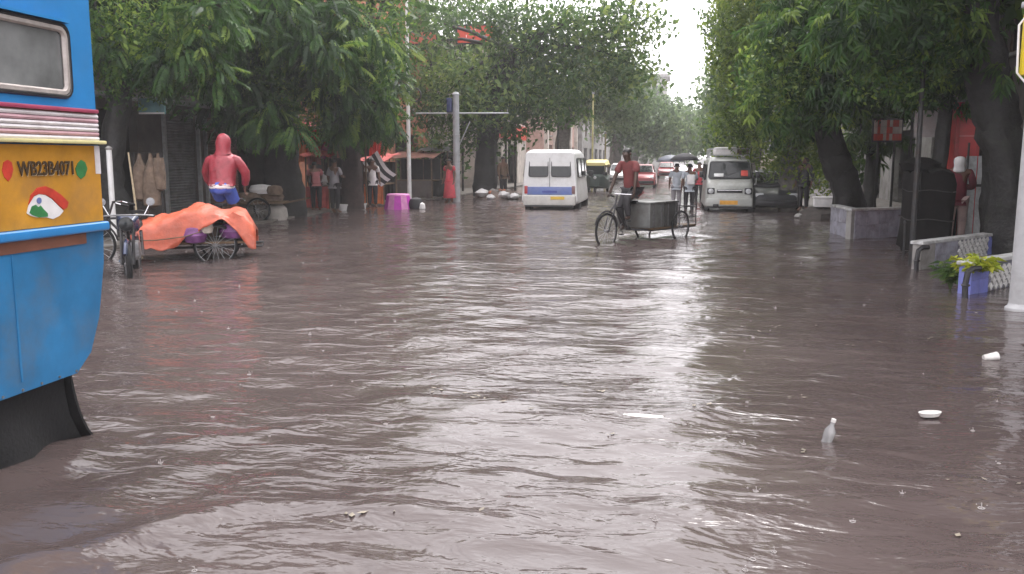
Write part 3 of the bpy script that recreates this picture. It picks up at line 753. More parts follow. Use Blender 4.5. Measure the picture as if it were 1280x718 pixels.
hoarding('bright red hoarding high in the leaves above the crossarm pole', 572, 616, 32, 54, 43.5, M_signred)
hoarding('smaller faded red hoarding showing through leaves beside the thin white pole', 470, 545, 40, 56, 42.0, mat('faded_red_board', (.5, .12, .08), .6, var=.3, scale=3), 6)
hoarding('white poster board high in the leaves right of the red hoarding', 630, 645, 20, 44, 44.5, M_white, 2)

t, o = building('shop_building', 'pale stained house with red band above the rubble heap', -10.2, 48.5, 62, 8.0, 1, M_wallwh,
    win=[(50 + 3 * i, 51.3 + 3 * i, 4.6, 6.2) for i in range(4)], doors=[(50, 53, .06, 2.6), (55, 58.5, .06, 2.6)])
MB().box((-11.2, 55, 1.4), (.1, 12, 2.6)).build('shade_sheet', M_dark, t, smooth=False, off=o)
MB().box((-10.12, 55.2, 3.35), (.12, 12.6, .9)).build('red_band', M_signred, t, smooth=False, off=o)
M_pale2 = mat('pale_stucco', (.6, .55, .5), .85, var=.2, scale=2, dirt_amt=.5)
t, o = building('shop_building', 'low pinkish house with pillars behind the white van', -9.2, 63.5, 84, 5.6, 1, M_wallpk,
    win=[(66 + 4 * i, 67.6 + 4 * i, 3.4, 4.8) for i in range(4)], doors=[(65 + 5 * i, 68.5 + 5 * i, .06, 2.7) for i in range(4)])
for i in range(5): MB().box((-9.05, 64.2 + 4.9 * i, 2.8), (.3, .45, 5.5)).build('pillar', M_pale2, t, smooth=False, off=o)
building('shop_building', 'dim grey shop row under the hazy trees beyond the pink house', -8.6, 85, 120, 6.5, 1, M_wallgr,
    win=[(88 + 5 * i, 90 + 5 * i, 3.8, 5.2) for i in range(6)], doors=[(87 + 6 * i, 90.5 + 6 * i, .06, 2.7) for i in range(5)])
# far tower block above the trees
t = thing('tower_block', 'far grey flat roofed apartment block above the hazy trees', 'building', (-6, 168, 0))
MB().box((-2, 0, 8.0), (13, 10, 16)).build('wall', M_wallgr, t, smooth=False)
MB().box((-2, 0, 16.2), (14, 11, .5)).build('roof', M_conc, t, smooth=False)
MB().box((-4, 0, 17.3), (4.5, 5, 1.7)).build('roof_tank', M_conc, t, smooth=False)
for k in range(4):
    for i in range(5): 
        w_ = MB().box((-7 + 2.5 * i, -5.02, 4.4 + 3.1 * k), (1.3, .08, 1.5)).build('window', M_glass, t, smooth=False)
    MB().box((-2, -5.5, 3.3 + 3.1 * k), (13.2, 1.0, .15)).build('balcony_slab', M_conc, t, smooth=False)

# right side houses behind the stalls
t, o = building('shop_building', 'brown house with white signboard behind the right pavement', 8.6, 9, 30, 7.5, -1, M_wallbr,
    win=[(11 + 3.4 * i, 12.4 + 3.4 * i, 4.4, 5.9) for i in range(5)], doors=[(10, 13.5, .09, 2.8), (15, 18.5, .09, 2.8), (20, 23.5, .09, 2.8), (25, 28.5, .09, 2.8)])
MB().box((9.6, 19, 1.5), (.1, 19, 2.8)).build('shade_sheet', M_dark, t, smooth=False, off=o)
building('shop_building', 'grey house hidden behind the yellow green tree on the right', 8.2, 31, 60, 9, -1, M_wallgr,
    win=[(33 + 3.6 * i, 34.6 + 3.6 * i, z, z + 1.5) for i in range(7) for z in (4.4, 7.0)], doors=[(33 + 5 * i, 36 + 5 * i, .09, 2.7) for i in range(5)])

building('shop_building', 'faded grey house row far along the right pavement', 8.4, 61, 120, 9, -1, M_wallgr, win=[(63 + 5 * i, 65 + 5 * i, z, z + 1.5) for i in range(10) for z in (4.4, 7.0)], doors=[(63 + 6 * i, 66 + 6 * i, .09, 2.7) for i in range(8)])
# --- right stalls
a, c = at(1142, 172, 20.2), at(1178, 138, 20.2)
t = thing('signboard', 'blank white signboard on the eaves between two thin trunks', 'signboard', ((a.x + c.x) / 2, 20.2, a.z))
MB().rbox((0, 0, (c.z - a.z) / 2), (c.x - a.x, .06, c.z - a.z), .015).build('board', M_white, t)
MB().box((0, -.02, c.z - a.z + .03), (c.x - a.x + .2, .16, .05)).build('eave', M_iron, t, smooth=False)
for s in (-.3, .3): MB().cyl((s, .06, .1 - a.z), (s, .06, .5), .03, 7).build('post', M_iron, t)
a, c = at(1092, 176, 23), at(1128, 150, 23)
t = thing('signboard', 'mottled red and cream signboard left of the blank white one', 'signboard', ((a.x + c.x) / 2, 23, a.z))
w, h = c.x - a.x, c.z - a.z
rg = random.Random(12)
for i in range(9):
    for j in range(3): MB().box((-w / 2 + w * (i + .5) / 9, 0, h * (j + .5) / 3), (w / 9 - .004, .04, h / 3 - .006)).build('tile', M_signred if rg.random() < .5 else mat('sign_cream', (.62, .5, .46), .5, var=.15), t, smooth=False)
MB().box((0, .05, h / 2), (w + .08, .04, h + .08)).build('backing', M_iron, t, smooth=False)
for s in (-.3, .3): MB().cyl((s * w, .1, -a.z + .09), (s * w, .1, h), .03, 7).build('post', M_iron, t)
# red booth
a, c = at(1186, 290, 18.8), at(1228, 134, 18.8); w = c.x - a.x
t = thing('red_booth', 'narrow red booth behind the person in maroon, beside the massive trunk', 'booth', ((a.x + c.x) / 2, 18.8, .09))
M_booth = mat('booth_red', (.55, .035, .04), .4, var=.2, scale=4, dirt_amt=.3)
H = c.z - .09
for sx in (-1, 1): MB().box((sx * (w / 2 - .03), .45, H / 2), (.06, .9, H)).build('side_panel', M_booth, t, smooth=False)
MB().box((0, .02, H - .5), (w - .13, .05, .98)).build('fascia', M_booth, t, smooth=False)
MB().box((0, .0, H - .55), (w - .13, .05, .03)).build('fascia_ridge', mat('booth_pink', (.7, .2, .2), .4), t, smooth=False)
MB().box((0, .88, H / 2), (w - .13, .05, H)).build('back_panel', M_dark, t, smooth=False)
MB().rbox((0, .42, H + .05), (w + .2, 1.2, .08), .02).build('roof', M_booth, t)
MB().box((0, .1, .95), (w - .14, .3, .05)).build('counter', M_wood, t, smooth=False)
# pale curtain + railing right of booth
a = at(1238, 285, 18.2)
t = thing('iron_gate', 'pale sheet metal gate with dark bars between red booth and massive trunk', 'gate', (a.x, 18.2, .09))
for i in range(5): MB().box((-.42 + .21 * i, 0, .85), (.19, .02, 1.6)).build('panel', M_galv, t, smooth=False)
for i in range(4): MB().cyl((-.5 + .33 * i, -.05, 0), (-.5 + .33 * i, -.05, 1.9), .02, 6).build('bar', M_iron, t)
for z in (.15, 1.1): MB().box((0, -.04, z), (1.2, .03, .05)).build('rail', M_iron, t, smooth=False)
# dark tarpaulin covered stall
a, c = at(1134, 310, 16.6), at(1196, 185, 16.6); w = c.x - a.x
t = thing('tarpaulin_stall', 'stall wrapped in black tarpaulin behind the lattice planter', 'stall', ((a.x + c.x) / 2, 16.9, .09))
M_tarp = mat('black_tarpaulin', (.010, .009, .009), .85, spec=.12, var=.4, scale=4, bump=.5, bscale=5)
bm = MB(); rings = []
for z, k_ in ((0, 1.05), (.4, 1.0), (.9, .98), (1.2, 1.0), (1.38, .9), (1.44, .2)):
    r_ = []
    for i in range(20):
        a_ = 2 * math.pi * i / 20; ca, sa = math.cos(a_), math.sin(a_)
        q = max(abs(ca), abs(sa)) ** .95; wv = 1 + .05 * math.sin(i * 2.7 + z * 3)
        r_.append((ca / q * w / 2 * k_ * wv, sa / q * .55 * k_ * wv, z + .04 * math.sin(i * 1.7)))
    rings.append(r_)
bm.loft(rings).build('tarpaulin', M_tarp, t)
for z in (.55, 1.05): MB().tube([(math.cos(2 * math.pi * i / 20) / max(abs(math.cos(2 * math.pi * i / 20)), abs(math.sin(2 * math.pi * i / 20))) ** .95 * w / 2 * 1.02, math.sin(2 * math.pi * i / 20) / max(abs(math.cos(2 * math.pi * i / 20)), abs(math.sin(2 * math.pi * i / 20))) ** .95 * .56 * 1.02, z + .02 * math.sin(i)) for i in range(20)], .010, 5, closed=True).build('rope', M_iron, t)
MB().lathe([(.02, 1.36), (.2, 1.4), (.24, 1.52), (.1, 1.62), (.02, 1.63)], 12, Matrix.Translation((-.15, 0, 0)) @ Matrix.Diagonal((1.5, 1, 1, 1))).build('top_bundle', M_tarp, t)

# --- planters (tiled low walls round the trees)
M_lil = mat('grey_lilac_tile', (.30, .30, .36), .4, var=.25, scale=4, dirt_amt=.7)
M_blue = mat('blue_tile', (.17, .19, .50), .35, var=.15, scale=5, dirt_amt=.25)
M_ltw = mat('lattice_white', (.66, .65, .64), .4, var=.12, scale=8, dirt_amt=.3)
M_ltd = mat('lattice_dark', (.13, .13, .16), .5, var=.2, scale=8)
M_cope = mat('coping_white', (.5, .5, .5), .5, var=.2, scale=6, dirt_amt=.7)
def low_wall(t, A, B, h, th, parts_, z0=-.25):
    """wall from A to B (xy); parts_ = list of (u0, u1, kind)"""
    A, B = Vector((*A, 0)), Vector((*B, 0)); L = (B - A).length; ang = math.atan2(B.y - A.y, B.x - A.x)
    o = Vector(t.location)
    def place(mb, name, m):
        q = mb.build(name, m, t, smooth=False); q.location = (A - Vector((o.x, o.y, 0))) - Vector((0, 0, o.z)); q.rotation_euler = (0, 0, ang); return q
    for u0, u1, kind in parts_:
        x0, x1 = u0 * L, u1 * L; w = x1 - x0 - .004
        mid = (x0 + x1) / 2
        m = {'blue': M_blue, 'lilac': M_lil, 'lattice': M_ltd, 'grey': M_conc}[kind]
        bk = place(MB().box((mid, th / 2, (z0 + h) / 2), (w, th, h - z0)), {'blue': 'corner_pier', 'lilac': 'wall_panel', 'lattice': 'lattice_panel', 'grey': 'wall_panel'}[kind], m)
        if kind == 'lattice':
            lm = MB(); s = .15; zz = .02
            n = max(2, round(w / s)); s = w / n; r_ = 0
            while zz + s * .5 < h - .02:
                for i in range(n + (r_ % 2)):
                    cx = x0 + (i + (.5 if r_ % 2 == 0 else 0)) * s
                    if cx - s * .36 < x0 or cx + s * .36 > x1: continue
                    lm.box((cx, -.008, zz + s * .35), (s * .50, .03, s * .50), ry=R(45))
                zz += s * .5; r_ += 1
            q = lm.build('lattice_tiles', M_ltw, bk, smooth=False)
        if kind in ('blue', 'lilac'):
            k = max(1, round(w / .3))
            for i in range(k):
                for j in range(2): 
                    zc0, zc1 = (-.02, h * .5) if j == 0 else (h * .5 + .006, h - .012)
                    MB().box((x0 + w * (i + .5) / k, -.006, (zc0 + zc1) / 2), (w / k - .008, .016, zc1 - zc0)).build('tile', m, bk, smooth=False)
    cp = place(MB().rbox((L / 2, th / 2, h + .025), (L + .05, th + .06, .05), .012), 'coping', M_cope)
A, B = on_z(1057, 300), on_z(1136, 297)
t = thing('tree_planter', 'grey lilac tiled planter wall in front of the left leaning tree', 'planter', (A.x, A.y, 0))
low_wall(t, (3.72, 19.7), (5.05, 20.6), .60, .14, [(0, .06, 'grey'), (.06, .5, 'lilac'), (.5, 1, 'lilac')])
low_wall(t, (3.60, 21.4), (3.72, 19.86), .60, .14, [(0, 1, 'lilac')])
A, B = on_z(1142, 342), on_z(1240, 330)
t = thing('tree_planter', 'lattice tiled planter with lilac left and blue right pier before the black tarpaulin', 'planter', (3.75, 14.4, 0))
low_wall(t, (3.74, 14.3), (5.55, 16.4), .40, .14, [(0, .16, 'grey'), (.16, .42, 'lilac'), (.42, .83, 'lattice'), (.83, 1, 'blue')])
t = thing('tree_planter', 'nearest planter with bright blue corner pier and lattice tiles by the light pole', 'planter', (3.62, 11.7, 0))
low_wall(t, (3.66, 11.75), (4.75, 13.0), .38, .14, [(0, .30, 'blue'), (.30, 1, 'lattice')])
# black drain pipe by the blue pier, and a bent one further back
for (px, py, Y, h, lab) in ((1206, 373, 11.62, .38, 'black drain pipe standing at the corner of the nearest blue planter'), (1146, 338, 14.35, .36, 'bent black drain pipe against the far lattice planter')):
    p = on_z(px, py); t = thing('drain_pipe', lab, 'pipe', (p.x - .03, p.y - .14, -.2))
    MB().tube([(0, 0, 0), (-.02, 0, h), (.0, .0, h + .16), (.06, .03, h + .2), (.16, .08, h + .2)], .035, 9).build('pipe', M_black, t)
    MB().ring((-.015, 0, h), .042, .012, 'Z', 12, 5).build('collar', M_black, t)
# plants
def plant(label, p, h, n, spread, m, seed, wid=.07):
    rg = random.Random(seed); t = thing('leafy_plant', label, 'plant', p)
    V, F = [], []
    st = MB()
    for i in range(n):
        a = rg.uniform(0, 6.28); s = rg.uniform(.3, 1) * spread; hh = h * rg.uniform(.55, 1)
        tip = (s * math.cos(a), s * math.sin(a), hh)
        st.tube([(0, 0, 0), (tip[0] * .4, tip[1] * .4, hh * .6), tip], [.009, .007, .004], 5)
        for k in range(9):
            u = rg.uniform(.45, 1.0); b2 = rg.uniform(0, 6.28)
            leaf(V, F, (tip[0] * u, tip[1] * u, hh * (u ** .8)), (math.cos(b2), math.sin(b2), rg.uniform(-.2, .5)), rg.uniform(.12, .22), wid, .3)
    me = bpy.data.meshes.new('foliage'); me.from_pydata([tuple(v) for v in V], [], [tuple(f) for f in F]); 
    aa = me.attributes.new('tint', 'FLOAT', 'POINT'); tv = np.repeat(RNG.normal(.6, .2, len(V) // 4), 4).clip(0, 1); aa.data.foreach_set('value', tv.astype(np.float32))
    mesh_obj('foliage', me, m, t); st.build('stem', mat('green_stem', (.08, .13, .03), .6), t)
    return t
ML_lime = leaf_mat('lime_leaf', (.16, .22, .02), (.30, .36, .03), (.5, .5, .06), trans=.35)
plant('lime yellow leafy plant spreading over the blue corner planter', at(1222, 342, 11.95), .20, 26, .34, ML_lime, 3, .09)
plant('green grassy plant in the water left of the blue corner planter', on_z(1188, 362, 0), .36, 20, .2, ML_mid, 4, .045)

# ================================================================== PEOPLE
def skin_surface(J, edges, root, sub=2):
    """J: name -> (x, y, z, radius[, radius_y]); grows one smooth continuous surface over the joints"""
    names = list(J); ix = {n_: i for i, n_ in enumerate(names)}
    me = bpy.data.meshes.new('tmp'); me.from_pydata([J[n_][:3] for n_ in names], [(ix[a], ix[b_]) for a, b_ in edges], [])
    o = link(bpy.data.objects.new('tmp', me))
    md = o.modifiers.new('s', 'SKIN'); md.use_smooth_shade = True; md.branch_smoothing = 0.6
    sv = me.skin_vertices[0].data
    for n_ in names:
        r_ = J[n_][3]; r2 = J[n_][4] if len(J[n_]) > 4 else r_
        sv[ix[n_]].radius = (r_, r2); sv[ix[n_]].use_root = (n_ == root)
    s2 = o.modifiers.new('u', 'SUBSURF'); s2.levels = sub; s2.render_levels = sub
    dg = bpy.context.evaluated_depsgraph_get(); dg.update()
    out = bpy.data.meshes.new_from_object(o.evaluated_get(dg))
    out.materials.clear(); bpy.data.objects.remove(o); bpy.data.meshes.remove(me)
    out.shade_smooth()
    return out
BODY_E = [('pelvis', 'spine'), ('spine', 'chest'), ('chest', 'neck'), ('neck', 'jaw'), ('jaw', 'head'), ('head', 'crown'), ('jaw', 'nose'),
          ('chest', 'shL'), ('shL', 'elL'), ('elL', 'wrL'), ('chest', 'shR'), ('shR', 'elR'), ('elR', 'wrR'),
          ('pelvis', 'hiL'), ('hiL', 'knL'), ('knL', 'anL'), ('anL', 'toL'), ('pelvis', 'hiR'), ('hiR', 'knR'), ('knR', 'anR'), ('anR', 'toR')]
STAND = dict(pelvis=(0, 0, .94, .125), spine=(.0, 0, 1.12, .115), chest=(0, 0, 1.33, .13), neck=(0, 0, 1.47, .055), jaw=(.015, 0, 1.545, .07), head=(.01, 0, 1.61, .09), crown=(0, 0, 1.675, .062), nose=(.10, 0, 1.575, .018),
             shL=(0, .18, 1.41, .062), elL=(-.03, .24, 1.13, .045), wrL=(.05, .25, .90, .032), shR=(0, -.18, 1.41, .062), elR=(-.03, -.24, 1.13, .045), wrR=(.05, -.25, .90, .032),
             hiL=(0, .095, .86, .092), knL=(.02, .10, .48, .06), anL=(-.01, .10, .09, .042), toL=(.16, .115, .035, .034),
             hiR=(0, -.095, .86, .092), knR=(.02, -.10, .48, .06), anR=(-.01, -.10, .09, .042), toR=(.16, -.115, .035, .034))
def person(label, loc, rz, top, bottom, pose=None, sleeve=0.55, leglen=1.0, hair=True, scarf=None, skirt=None, skinmat=None, group=None, bulk=1.0, hem=-.35):
    t = thing('person', label, 'person', loc, rz, group)
    J = {k: list(v) for k, v in STAND.items()}
    for k, v in (pose or {}).items(): J[k] = list(v) + [J[k][3]] if len(v) == 3 else list(v)
    J0 = {k: list(v) for k, v in J.items()}
    E_ = list(BODY_E)
    # hands: palm and five fingers of unequal length, a little curled, the thumb leaving the side of the palm
    for s, wn, en in (('L', 'wrL', 'elL'), ('R', 'wrR', 'elR')):
        w = Vector(J[wn][:3]); d = (w - Vector(J[en][:3])).normalized()
        side = d.cross(Vector((0, 1, 0))); side = side.normalized() if side.length > .1 else Vector((1, 0, 0))
        nrm = d.cross(side).normalized()
        pm = w + d * .075; J['pm' + s] = (*pm, .034); E_.append((wn, 'pm' + s))
        for i, (o_, ln) in enumerate(((.030, .068), (.010, .078), (-.010, .072), (-.028, .056))):
            a_ = pm + d * .03 + side * o_; b_ = a_ + d * ln * .55 + nrm * .012; c_ = b_ + d * ln * .4 + nrm * .03
            for k_, q, r_ in (('a', a_, .0095), ('b', b_, .009), ('c', c_, .0078)): J[f'f{s}{i}{k_}'] = (*q, r_)
            E_ += [('pm' + s, f'f{s}{i}a'), (f'f{s}{i}a', f'f{s}{i}b'), (f'f{s}{i}b', f'f{s}{i}c')]
        a_ = w + d * .035 + side * .038; b_ = a_ + d * .035 + side * .018 + nrm * .01
        J[f't{s}a'] = (*a_, .011); J[f't{s}b'] = (*b_, .0095); E_ += [(wn, f't{s}a'), (f't{s}a', f't{s}b')]
    mesh_obj('body', skin_surface(J, E_, 'pelvis', 1), skinmat or M_skin, t)
    def grow(keys, names, k=1.12, add=.014, cuts=None):
        G = {}
        for n_ in names: G[n_] = (*J0[n_][:3], J0[n_][3] * k + add)
        for n_, (a, b_, f, r_) in (cuts or {}).items():
            p = Vector(J0[a][:3]).lerp(Vector(J0[b_][:3]), f); G[n_] = (*p, r_)
        return skin_surface(G, keys, 'pelvis' if 'pelvis' in names else names[0], 2)
    # shirt
    if top is None: pass
    cuts = {'cL': ('shL', 'elL', 1.0 if sleeve >= 1 else sleeve, .07 * bulk ** 1.6), 'cR': ('shR', 'elR', 1.0 if sleeve >= 1 else sleeve, .07 * bulk ** 1.6), 'hem': ('pelvis', 'spine', hem, .158 * bulk)}
    keys = [('pelvis', 'spine'), ('spine', 'chest'), ('chest', 'shL'), ('shL', 'cL'), ('chest', 'shR'), ('shR', 'cR'), ('pelvis', 'hem'), ('chest', 'col')]
    cuts['col'] = ('chest', 'neck', .75, .072)
    if sleeve >= 1:
        cuts['dL'] = ('elL', 'wrL', .9, .05 * bulk); cuts['dR'] = ('elR', 'wrR', .9, .05 * bulk); keys += [('cL', 'dL'), ('cR', 'dR')]
    if top is not None: mesh_obj('shirt', grow(keys, ['pelvis', 'spine', 'chest', 'shL', 'shR'], 1.15 * bulk, .016, cuts), top, t)
    if bottom is None: pass
    elif skirt:
        lo = min(J0['anL'][2], J0['anR'][2]); pz = J0['pelvis']
        MB().lathe([(.15, .95), (.19, .8), (.22, .5), (.26, .22), (.25, .2)], 18, Matrix.Translation((pz[0], pz[1], pz[2] - .94 + .02)) @ Matrix.Diagonal((.85, 1, 1, 1))).build('skirt', skirt, t)
    else:
        f = leglen
        cuts = {}
        keys = [('pelvis', 'hiL'), ('pelvis', 'hiR')]
        if f >= .99:
            nm = ['pelvis', 'hiL', 'hiR', 'knL', 'knR']; cuts = {'eL': ('knL', 'anL', .9, .062), 'eR': ('knR', 'anR', .9, .062)}; keys += [('hiL', 'knL'), ('knL', 'eL'), ('hiR', 'knR'), ('knR', 'eR')]
        else:
            nm = ['pelvis', 'hiL', 'hiR']; cuts = {'eL': ('hiL', 'knL', f, .098), 'eR': ('hiR', 'knR', f, .098)}; keys += [('hiL', 'eL'), ('hiR', 'eR')]
        mesh_obj('trousers', grow(keys, nm, 1.1 * bulk, .012, cuts), bottom, t)
    h, c = Vector(J0['head'][:3]), Vector(J0['crown'][:3]); up = (c - h).normalized()
    fwd = (Vector(J0['nose'][:3]) - Vector(J0['jaw'][:3])).normalized(); sd = up.cross(fwd).normalized()
    for s in (-1, 1):
        q = h + fwd * .082 + sd * (.033 * s) - up * .005
        MB().lathe([(.003, -.011), (.012, -.005), (.012, .005), (.003, .011)], 8, Matrix.Translation(q)).build('eye', M_hair, t)
        q = h + sd * (.09 * s) - up * .02
        MB().lathe([(.005, -.03), (.018, -.01), (.02, .015), (.006, .03)], 8, Matrix.Translation(q)).build('ear', skinmat or M_skin, t)
    if scarf:
        G = {'jaw': (*(Vector(J0['jaw'][:3]) - fwd * .055), .10), 'head': (*(h - fwd * .045), .124), 'crown': (*(c + up * .012 - fwd * .02), .085), 'nape': (*(Vector(J0['neck'][:3]) - fwd * .02), .10), 'sh': (*(Vector(J0['neck'][:3]) * .4 + Vector(J0['chest'][:3]) * .6), .16)}
        mesh_obj('hood', skin_surface(G, [('sh', 'nape'), ('nape', 'jaw'), ('jaw', 'head'), ('head', 'crown')], 'sh'), scarf, t)
    elif hair:
        G = {'a': (*(h - fwd * .035 - up * .03), .085), 'b': (*(h - fwd * .022 + up * .035), .098), 'c': (*(c + fwd * .02 + up * .015), .066)}
        mesh_obj('hair', skin_surface(G, [('a', 'b'), ('b', 'c')], 'a', 2), M_hair, t)
    return t
M_shirtred = mat('brick_red_shirt', (.15, .030, .030), .75, var=.25, scale=6, bump=.3, bscale=12)
M_rain = mat('red_raincoat', (.27, .030, .045), .42, var=.3, scale=7, bump=.9, bscale=11)
M_shorts = mat('blue_shorts', (.06, .11, .45), .65, var=.2, scale=6)
M_grey = mat('grey_shirt', (.30, .28, .30), .8, var=.2, scale=6)
M_dkt = mat('dark_trousers', (.025, .023, .026), .8, var=.3, scale=6)
M_maroon = mat('maroon_dress', (.16, .02, .035), .75, var=.25, scale=6)
M_pinkp = mat('pale_pink_trousers', (.5, .36, .34), .8, var=.2, scale=6)
M_paleb = mat('pale_blue_shirt', (.40, .43, .48), .8, var=.2, scale=6)
M_sari = mat('bright_red_dress', (.50, .05, .07), .7, var=.25, scale=6)
M_dkgrey = mat('dark_grey_coat', (.05, .05, .055), .6, var=.3, scale=6)

# ================================================================== WHEELS
def wheel(parent, loc, r, w, steer=0.0, spokes=0, rim=None, name='wheel', tyre_t=None, tilt=0.0):
    tr = tyre_t or w / 2
    wb = MB()
    if spokes: wb.ring((0, 0, 0), r - tr * 1.7, tr * .55, 'Y', 24, 6)
    else: wb.lathe([(.02, -w * .28), (r * .3, -w * .34), (r * .62, -w * .2), (r * .66, w * .0), (r * .62, w * .2), (r * .3, w * .34), (.02, w * .28)], 18, Matrix.Rotation(R(90), 4, 'X'))
    o = wb.build(name, rim or M_steel, parent); o.location = loc; o.rotation_euler = (tilt, 0, steer)
    if spokes: MB().ring((0, 0, 0), r - tr, tr, 'Y', 28, 8).build('tyre', M_rubber, o)
    else: MB().lathe([(r * .6, -w * .5), (r * .9, -w * .52), (r, -w * .36), (r * 1.005, 0), (r, w * .36), (r * .9, w * .52), (r * .6, w * .5)], 26, Matrix.Rotation(R(90), 4, 'X')).build('tyre', M_rubber, o)
    if spokes:
        sp = MB()
        for i in range(spokes):
            a = 2 * math.pi * i / spokes
            sp.tube([(0, .02 * (1 if i % 2 else -1), 0), (math.cos(a) * (r - tr * 1.8), 0, math.sin(a) * (r - tr * 1.8))], .0035, 4)
        sp.build('spokes', M_galv, o); MB().cyl((0, -.045, 0), (0, .045, 0), .03, 10).build('hub', M_steel, o)
    else: MB().lathe([(.01, -.03), (.07, -.02), (.07, .02), (.01, .03)], 12, Matrix.Rotation(R(90), 4, 'X')).build('hub_cap', M_steel, o)
    return o

# ================================================================== BLUE BUS (close at left, its street side in view)
BX = -3.5
t = thing('bus', 'blue and yellow bus standing close at the left edge of the picture', 'bus', (BX - 1.2, 0.2, 0)); o = Vector(t.location); bus = t
M_bblue = mat('bus_blue', (.018, .14, .31), .45, var=.25, scale=2.6, dirt_amt=.65, dirt=(.085, .12, .16), bump=.06, bscale=9, coat=.25)
M_bblue2 = mat('bus_bright_blue', (.025, .19, .46), .35, var=.10, scale=4, dirt_amt=.15, dirt=(.08, .2, .34), coat=.25)
M_byel = mat('bus_yellow', (.43, .20, .014), .55, var=.25, scale=3.5, dirt_amt=.65, dirt=(.22, .11, .035))
M_bbrown = mat('bus_brown_stripe', (.17, .07, .045), .5, var=.2, scale=4)
M_bmaroon = mat('bus_maroon_trim', (.30, .04, .09), .45, var=.15)
M_bcream = mat('bus_cream_trim', (.55, .5, .25), .45, var=.15, dirt_amt=.3)
M_rib = mat('bus_white_rib', (.55, .52, .54), .4, var=.15, scale=8, dirt_amt=.4, dirt=(.28, .2, .22))
M_ribp = mat('bus_pink_rib', (.42, .24, .28), .4, var=.15, scale=8, dirt_amt=.3)
YE, Y0 = 5.0, -4.9          # rear end near us is YE, the bus reaches back past the camera
# lower side skins: both sides and the tail, swept in under the overhang
side = [(Y0, .42), (YE - .34, .42), (YE - .20, .52), (YE - .10, .72), (YE - .02, 1.05), (YE, 1.30), (YE, 1.80), (Y0, 1.80)]
sk = MB(); sk.prism(side, BX - .05, BX, 'X'); sk.build('side_skin', M_bblue, t, off=o, smooth=False)
sk = MB(); sk.prism(side, BX - 2.40, BX - 2.35, 'X'); sk.build('side_skin', M_bblue, t, off=o, smooth=False)
tail = MB(); k = [(YE - .34, .42), (YE - .20, .52), (YE - .10, .72), (YE - .02, 1.05), (YE, 1.30), (YE + .002, 2.03), (YE - .05, 2.5), (YE - .14, 2.95)]
tail.add([(x, y - .02, z) for x in (BX - .052, BX - 2.348) for y, z in k], [(i, i + 1, i + 1 + len(k), i + len(k)) for i in range(len(k) - 1)])
tail.build('tail_skin', M_bblue, t, off=o)
MB().box((BX - 1.2, (YE + Y0) / 2 - .3, .62), (2.28, YE - Y0 - .9, .05)).build('floor', M_black, t, smooth=False, off=o)
MB().box((BX - 1.2, Y0, 1.6), (2.3, .06, 2.3)).build('front_skin', M_bblue, t, smooth=False, off=o)
# yellow panel with blue belt rail and brown recess under it
MB().box((BX + .004, (Y0 + YE) / 2 - .004, 1.545), (.012, YE - Y0 - .012, .46)).build('yellow_panel', M_byel, t, smooth=False, off=o)
MB().rbox((BX + .018, (Y0 + YE) / 2, 1.284), (.05, YE - Y0 + .02, .056), .018, 3).build('belt_rail', M_bblue2, t, off=o)
MB().box((BX + .003, (Y0 + YE) / 2 - .09, 1.222), (.008, YE - Y0 - .18, .066)).build('brown_stripe', M_bbrown, t, smooth=False, off=o)
MB().box((BX + .004, YE - .03, 1.69), (.016, .05, .17)).build('corner_strip', M_rib, t, smooth=False, off=o)
# corrugated band: cream lip, ribs, maroon trim
MB().rbox((BX + .02, (Y0 + YE) / 2 + .005, 1.795), (.06, YE - Y0 + .03, .022), .008).build('cream_lip', M_bcream, t, off=o)
nr = 6
for i in range(nr):
    z = 1.818 + i * .0265
    MB().tube([(BX - .002, Y0, z), (BX - .002, YE + .004, z)], .0135, 8, flat=1.0).build('rib', M_ribp if i in (1, 4) else M_rib, t, off=o)
MB().box((BX - .018, (Y0 + YE) / 2, 1.885), (.03, YE - Y0 - .02, .17)).build('rib_backing', M_bbrown, t, smooth=False, off=o)
MB().rbox((BX + .006, (Y0 + YE) / 2, 1.982), (.03, YE - Y0 + .004, .024), .008).build('maroon_trim', M_bmaroon, t, off=o)
# window band: openings with pillars
wins = [(YE - .22 - 1.05 * (i + 1) + .10, YE - .22 - 1.05 * i) for i in range(8)]
up = MB(); ys_ = sorted([Y0, YE] + [q for w_ in wins for q in w_])
facade(up, BX, Y0, YE, 1.994, 2.95, [(a, b_, 2.055, 2.46) for a, b_ in wins], .05, 1)
up.build('window_surround', M_bblue2, t, smooth=False, off=o)
up = MB(); facade(up, BX - 2.35, Y0, YE, 1.80, 2.95, [(a, b_, 2.055, 2.46) for a, b_ in wins], .05, 1); up.build('window_surround', M_bblue2, t, smooth=False, off=o)
M_gask = mat('grey_window_frame', (.45, .40, .38), .4, .3, var=.2, scale=8, dirt_amt=.4)
M_dust = mat('dusty_bus_glass', (.16, .165, .165), .10, var=.35, scale=2.5, spec=.6)
for i, (a, b_) in enumerate(wins):
    f = MB().tube([(BX - .006, y, z) for y, z in poly_round(a + .022, b_ - .022, 2.075, 2.44, .05, 4)], .02, 6, closed=True).build('window', M_gask, t, off=o)
    MB().tube([(BX + .004, y, z) for y, z in poly_round(a + .0, b_ - .0, 2.053, 2.462, .06, 4)], .013, 6, closed=True).build('rubber_seal', M_black, f, off=o)
    pp = poly_round(a + .026, b_ - .026, 2.079, 2.436, .048, 4)
    MB().prism(pp, BX - .022, BX - .016, 'X').build('pane', M_dust, f, smooth=False, off=o)
    MB().box((BX + .012, (a + b_) / 2, 2.485), (.04, b_ - a - .02, .022)).build('rain_gutter', M_bblue2, f, smooth=False, off=o)
    pp = [(y, z) for y, z in pp]
    MB().prism(pp, BX - 2.385, BX - 2.375, 'X').build('far_pane', M_dust, f, smooth=False, off=o)
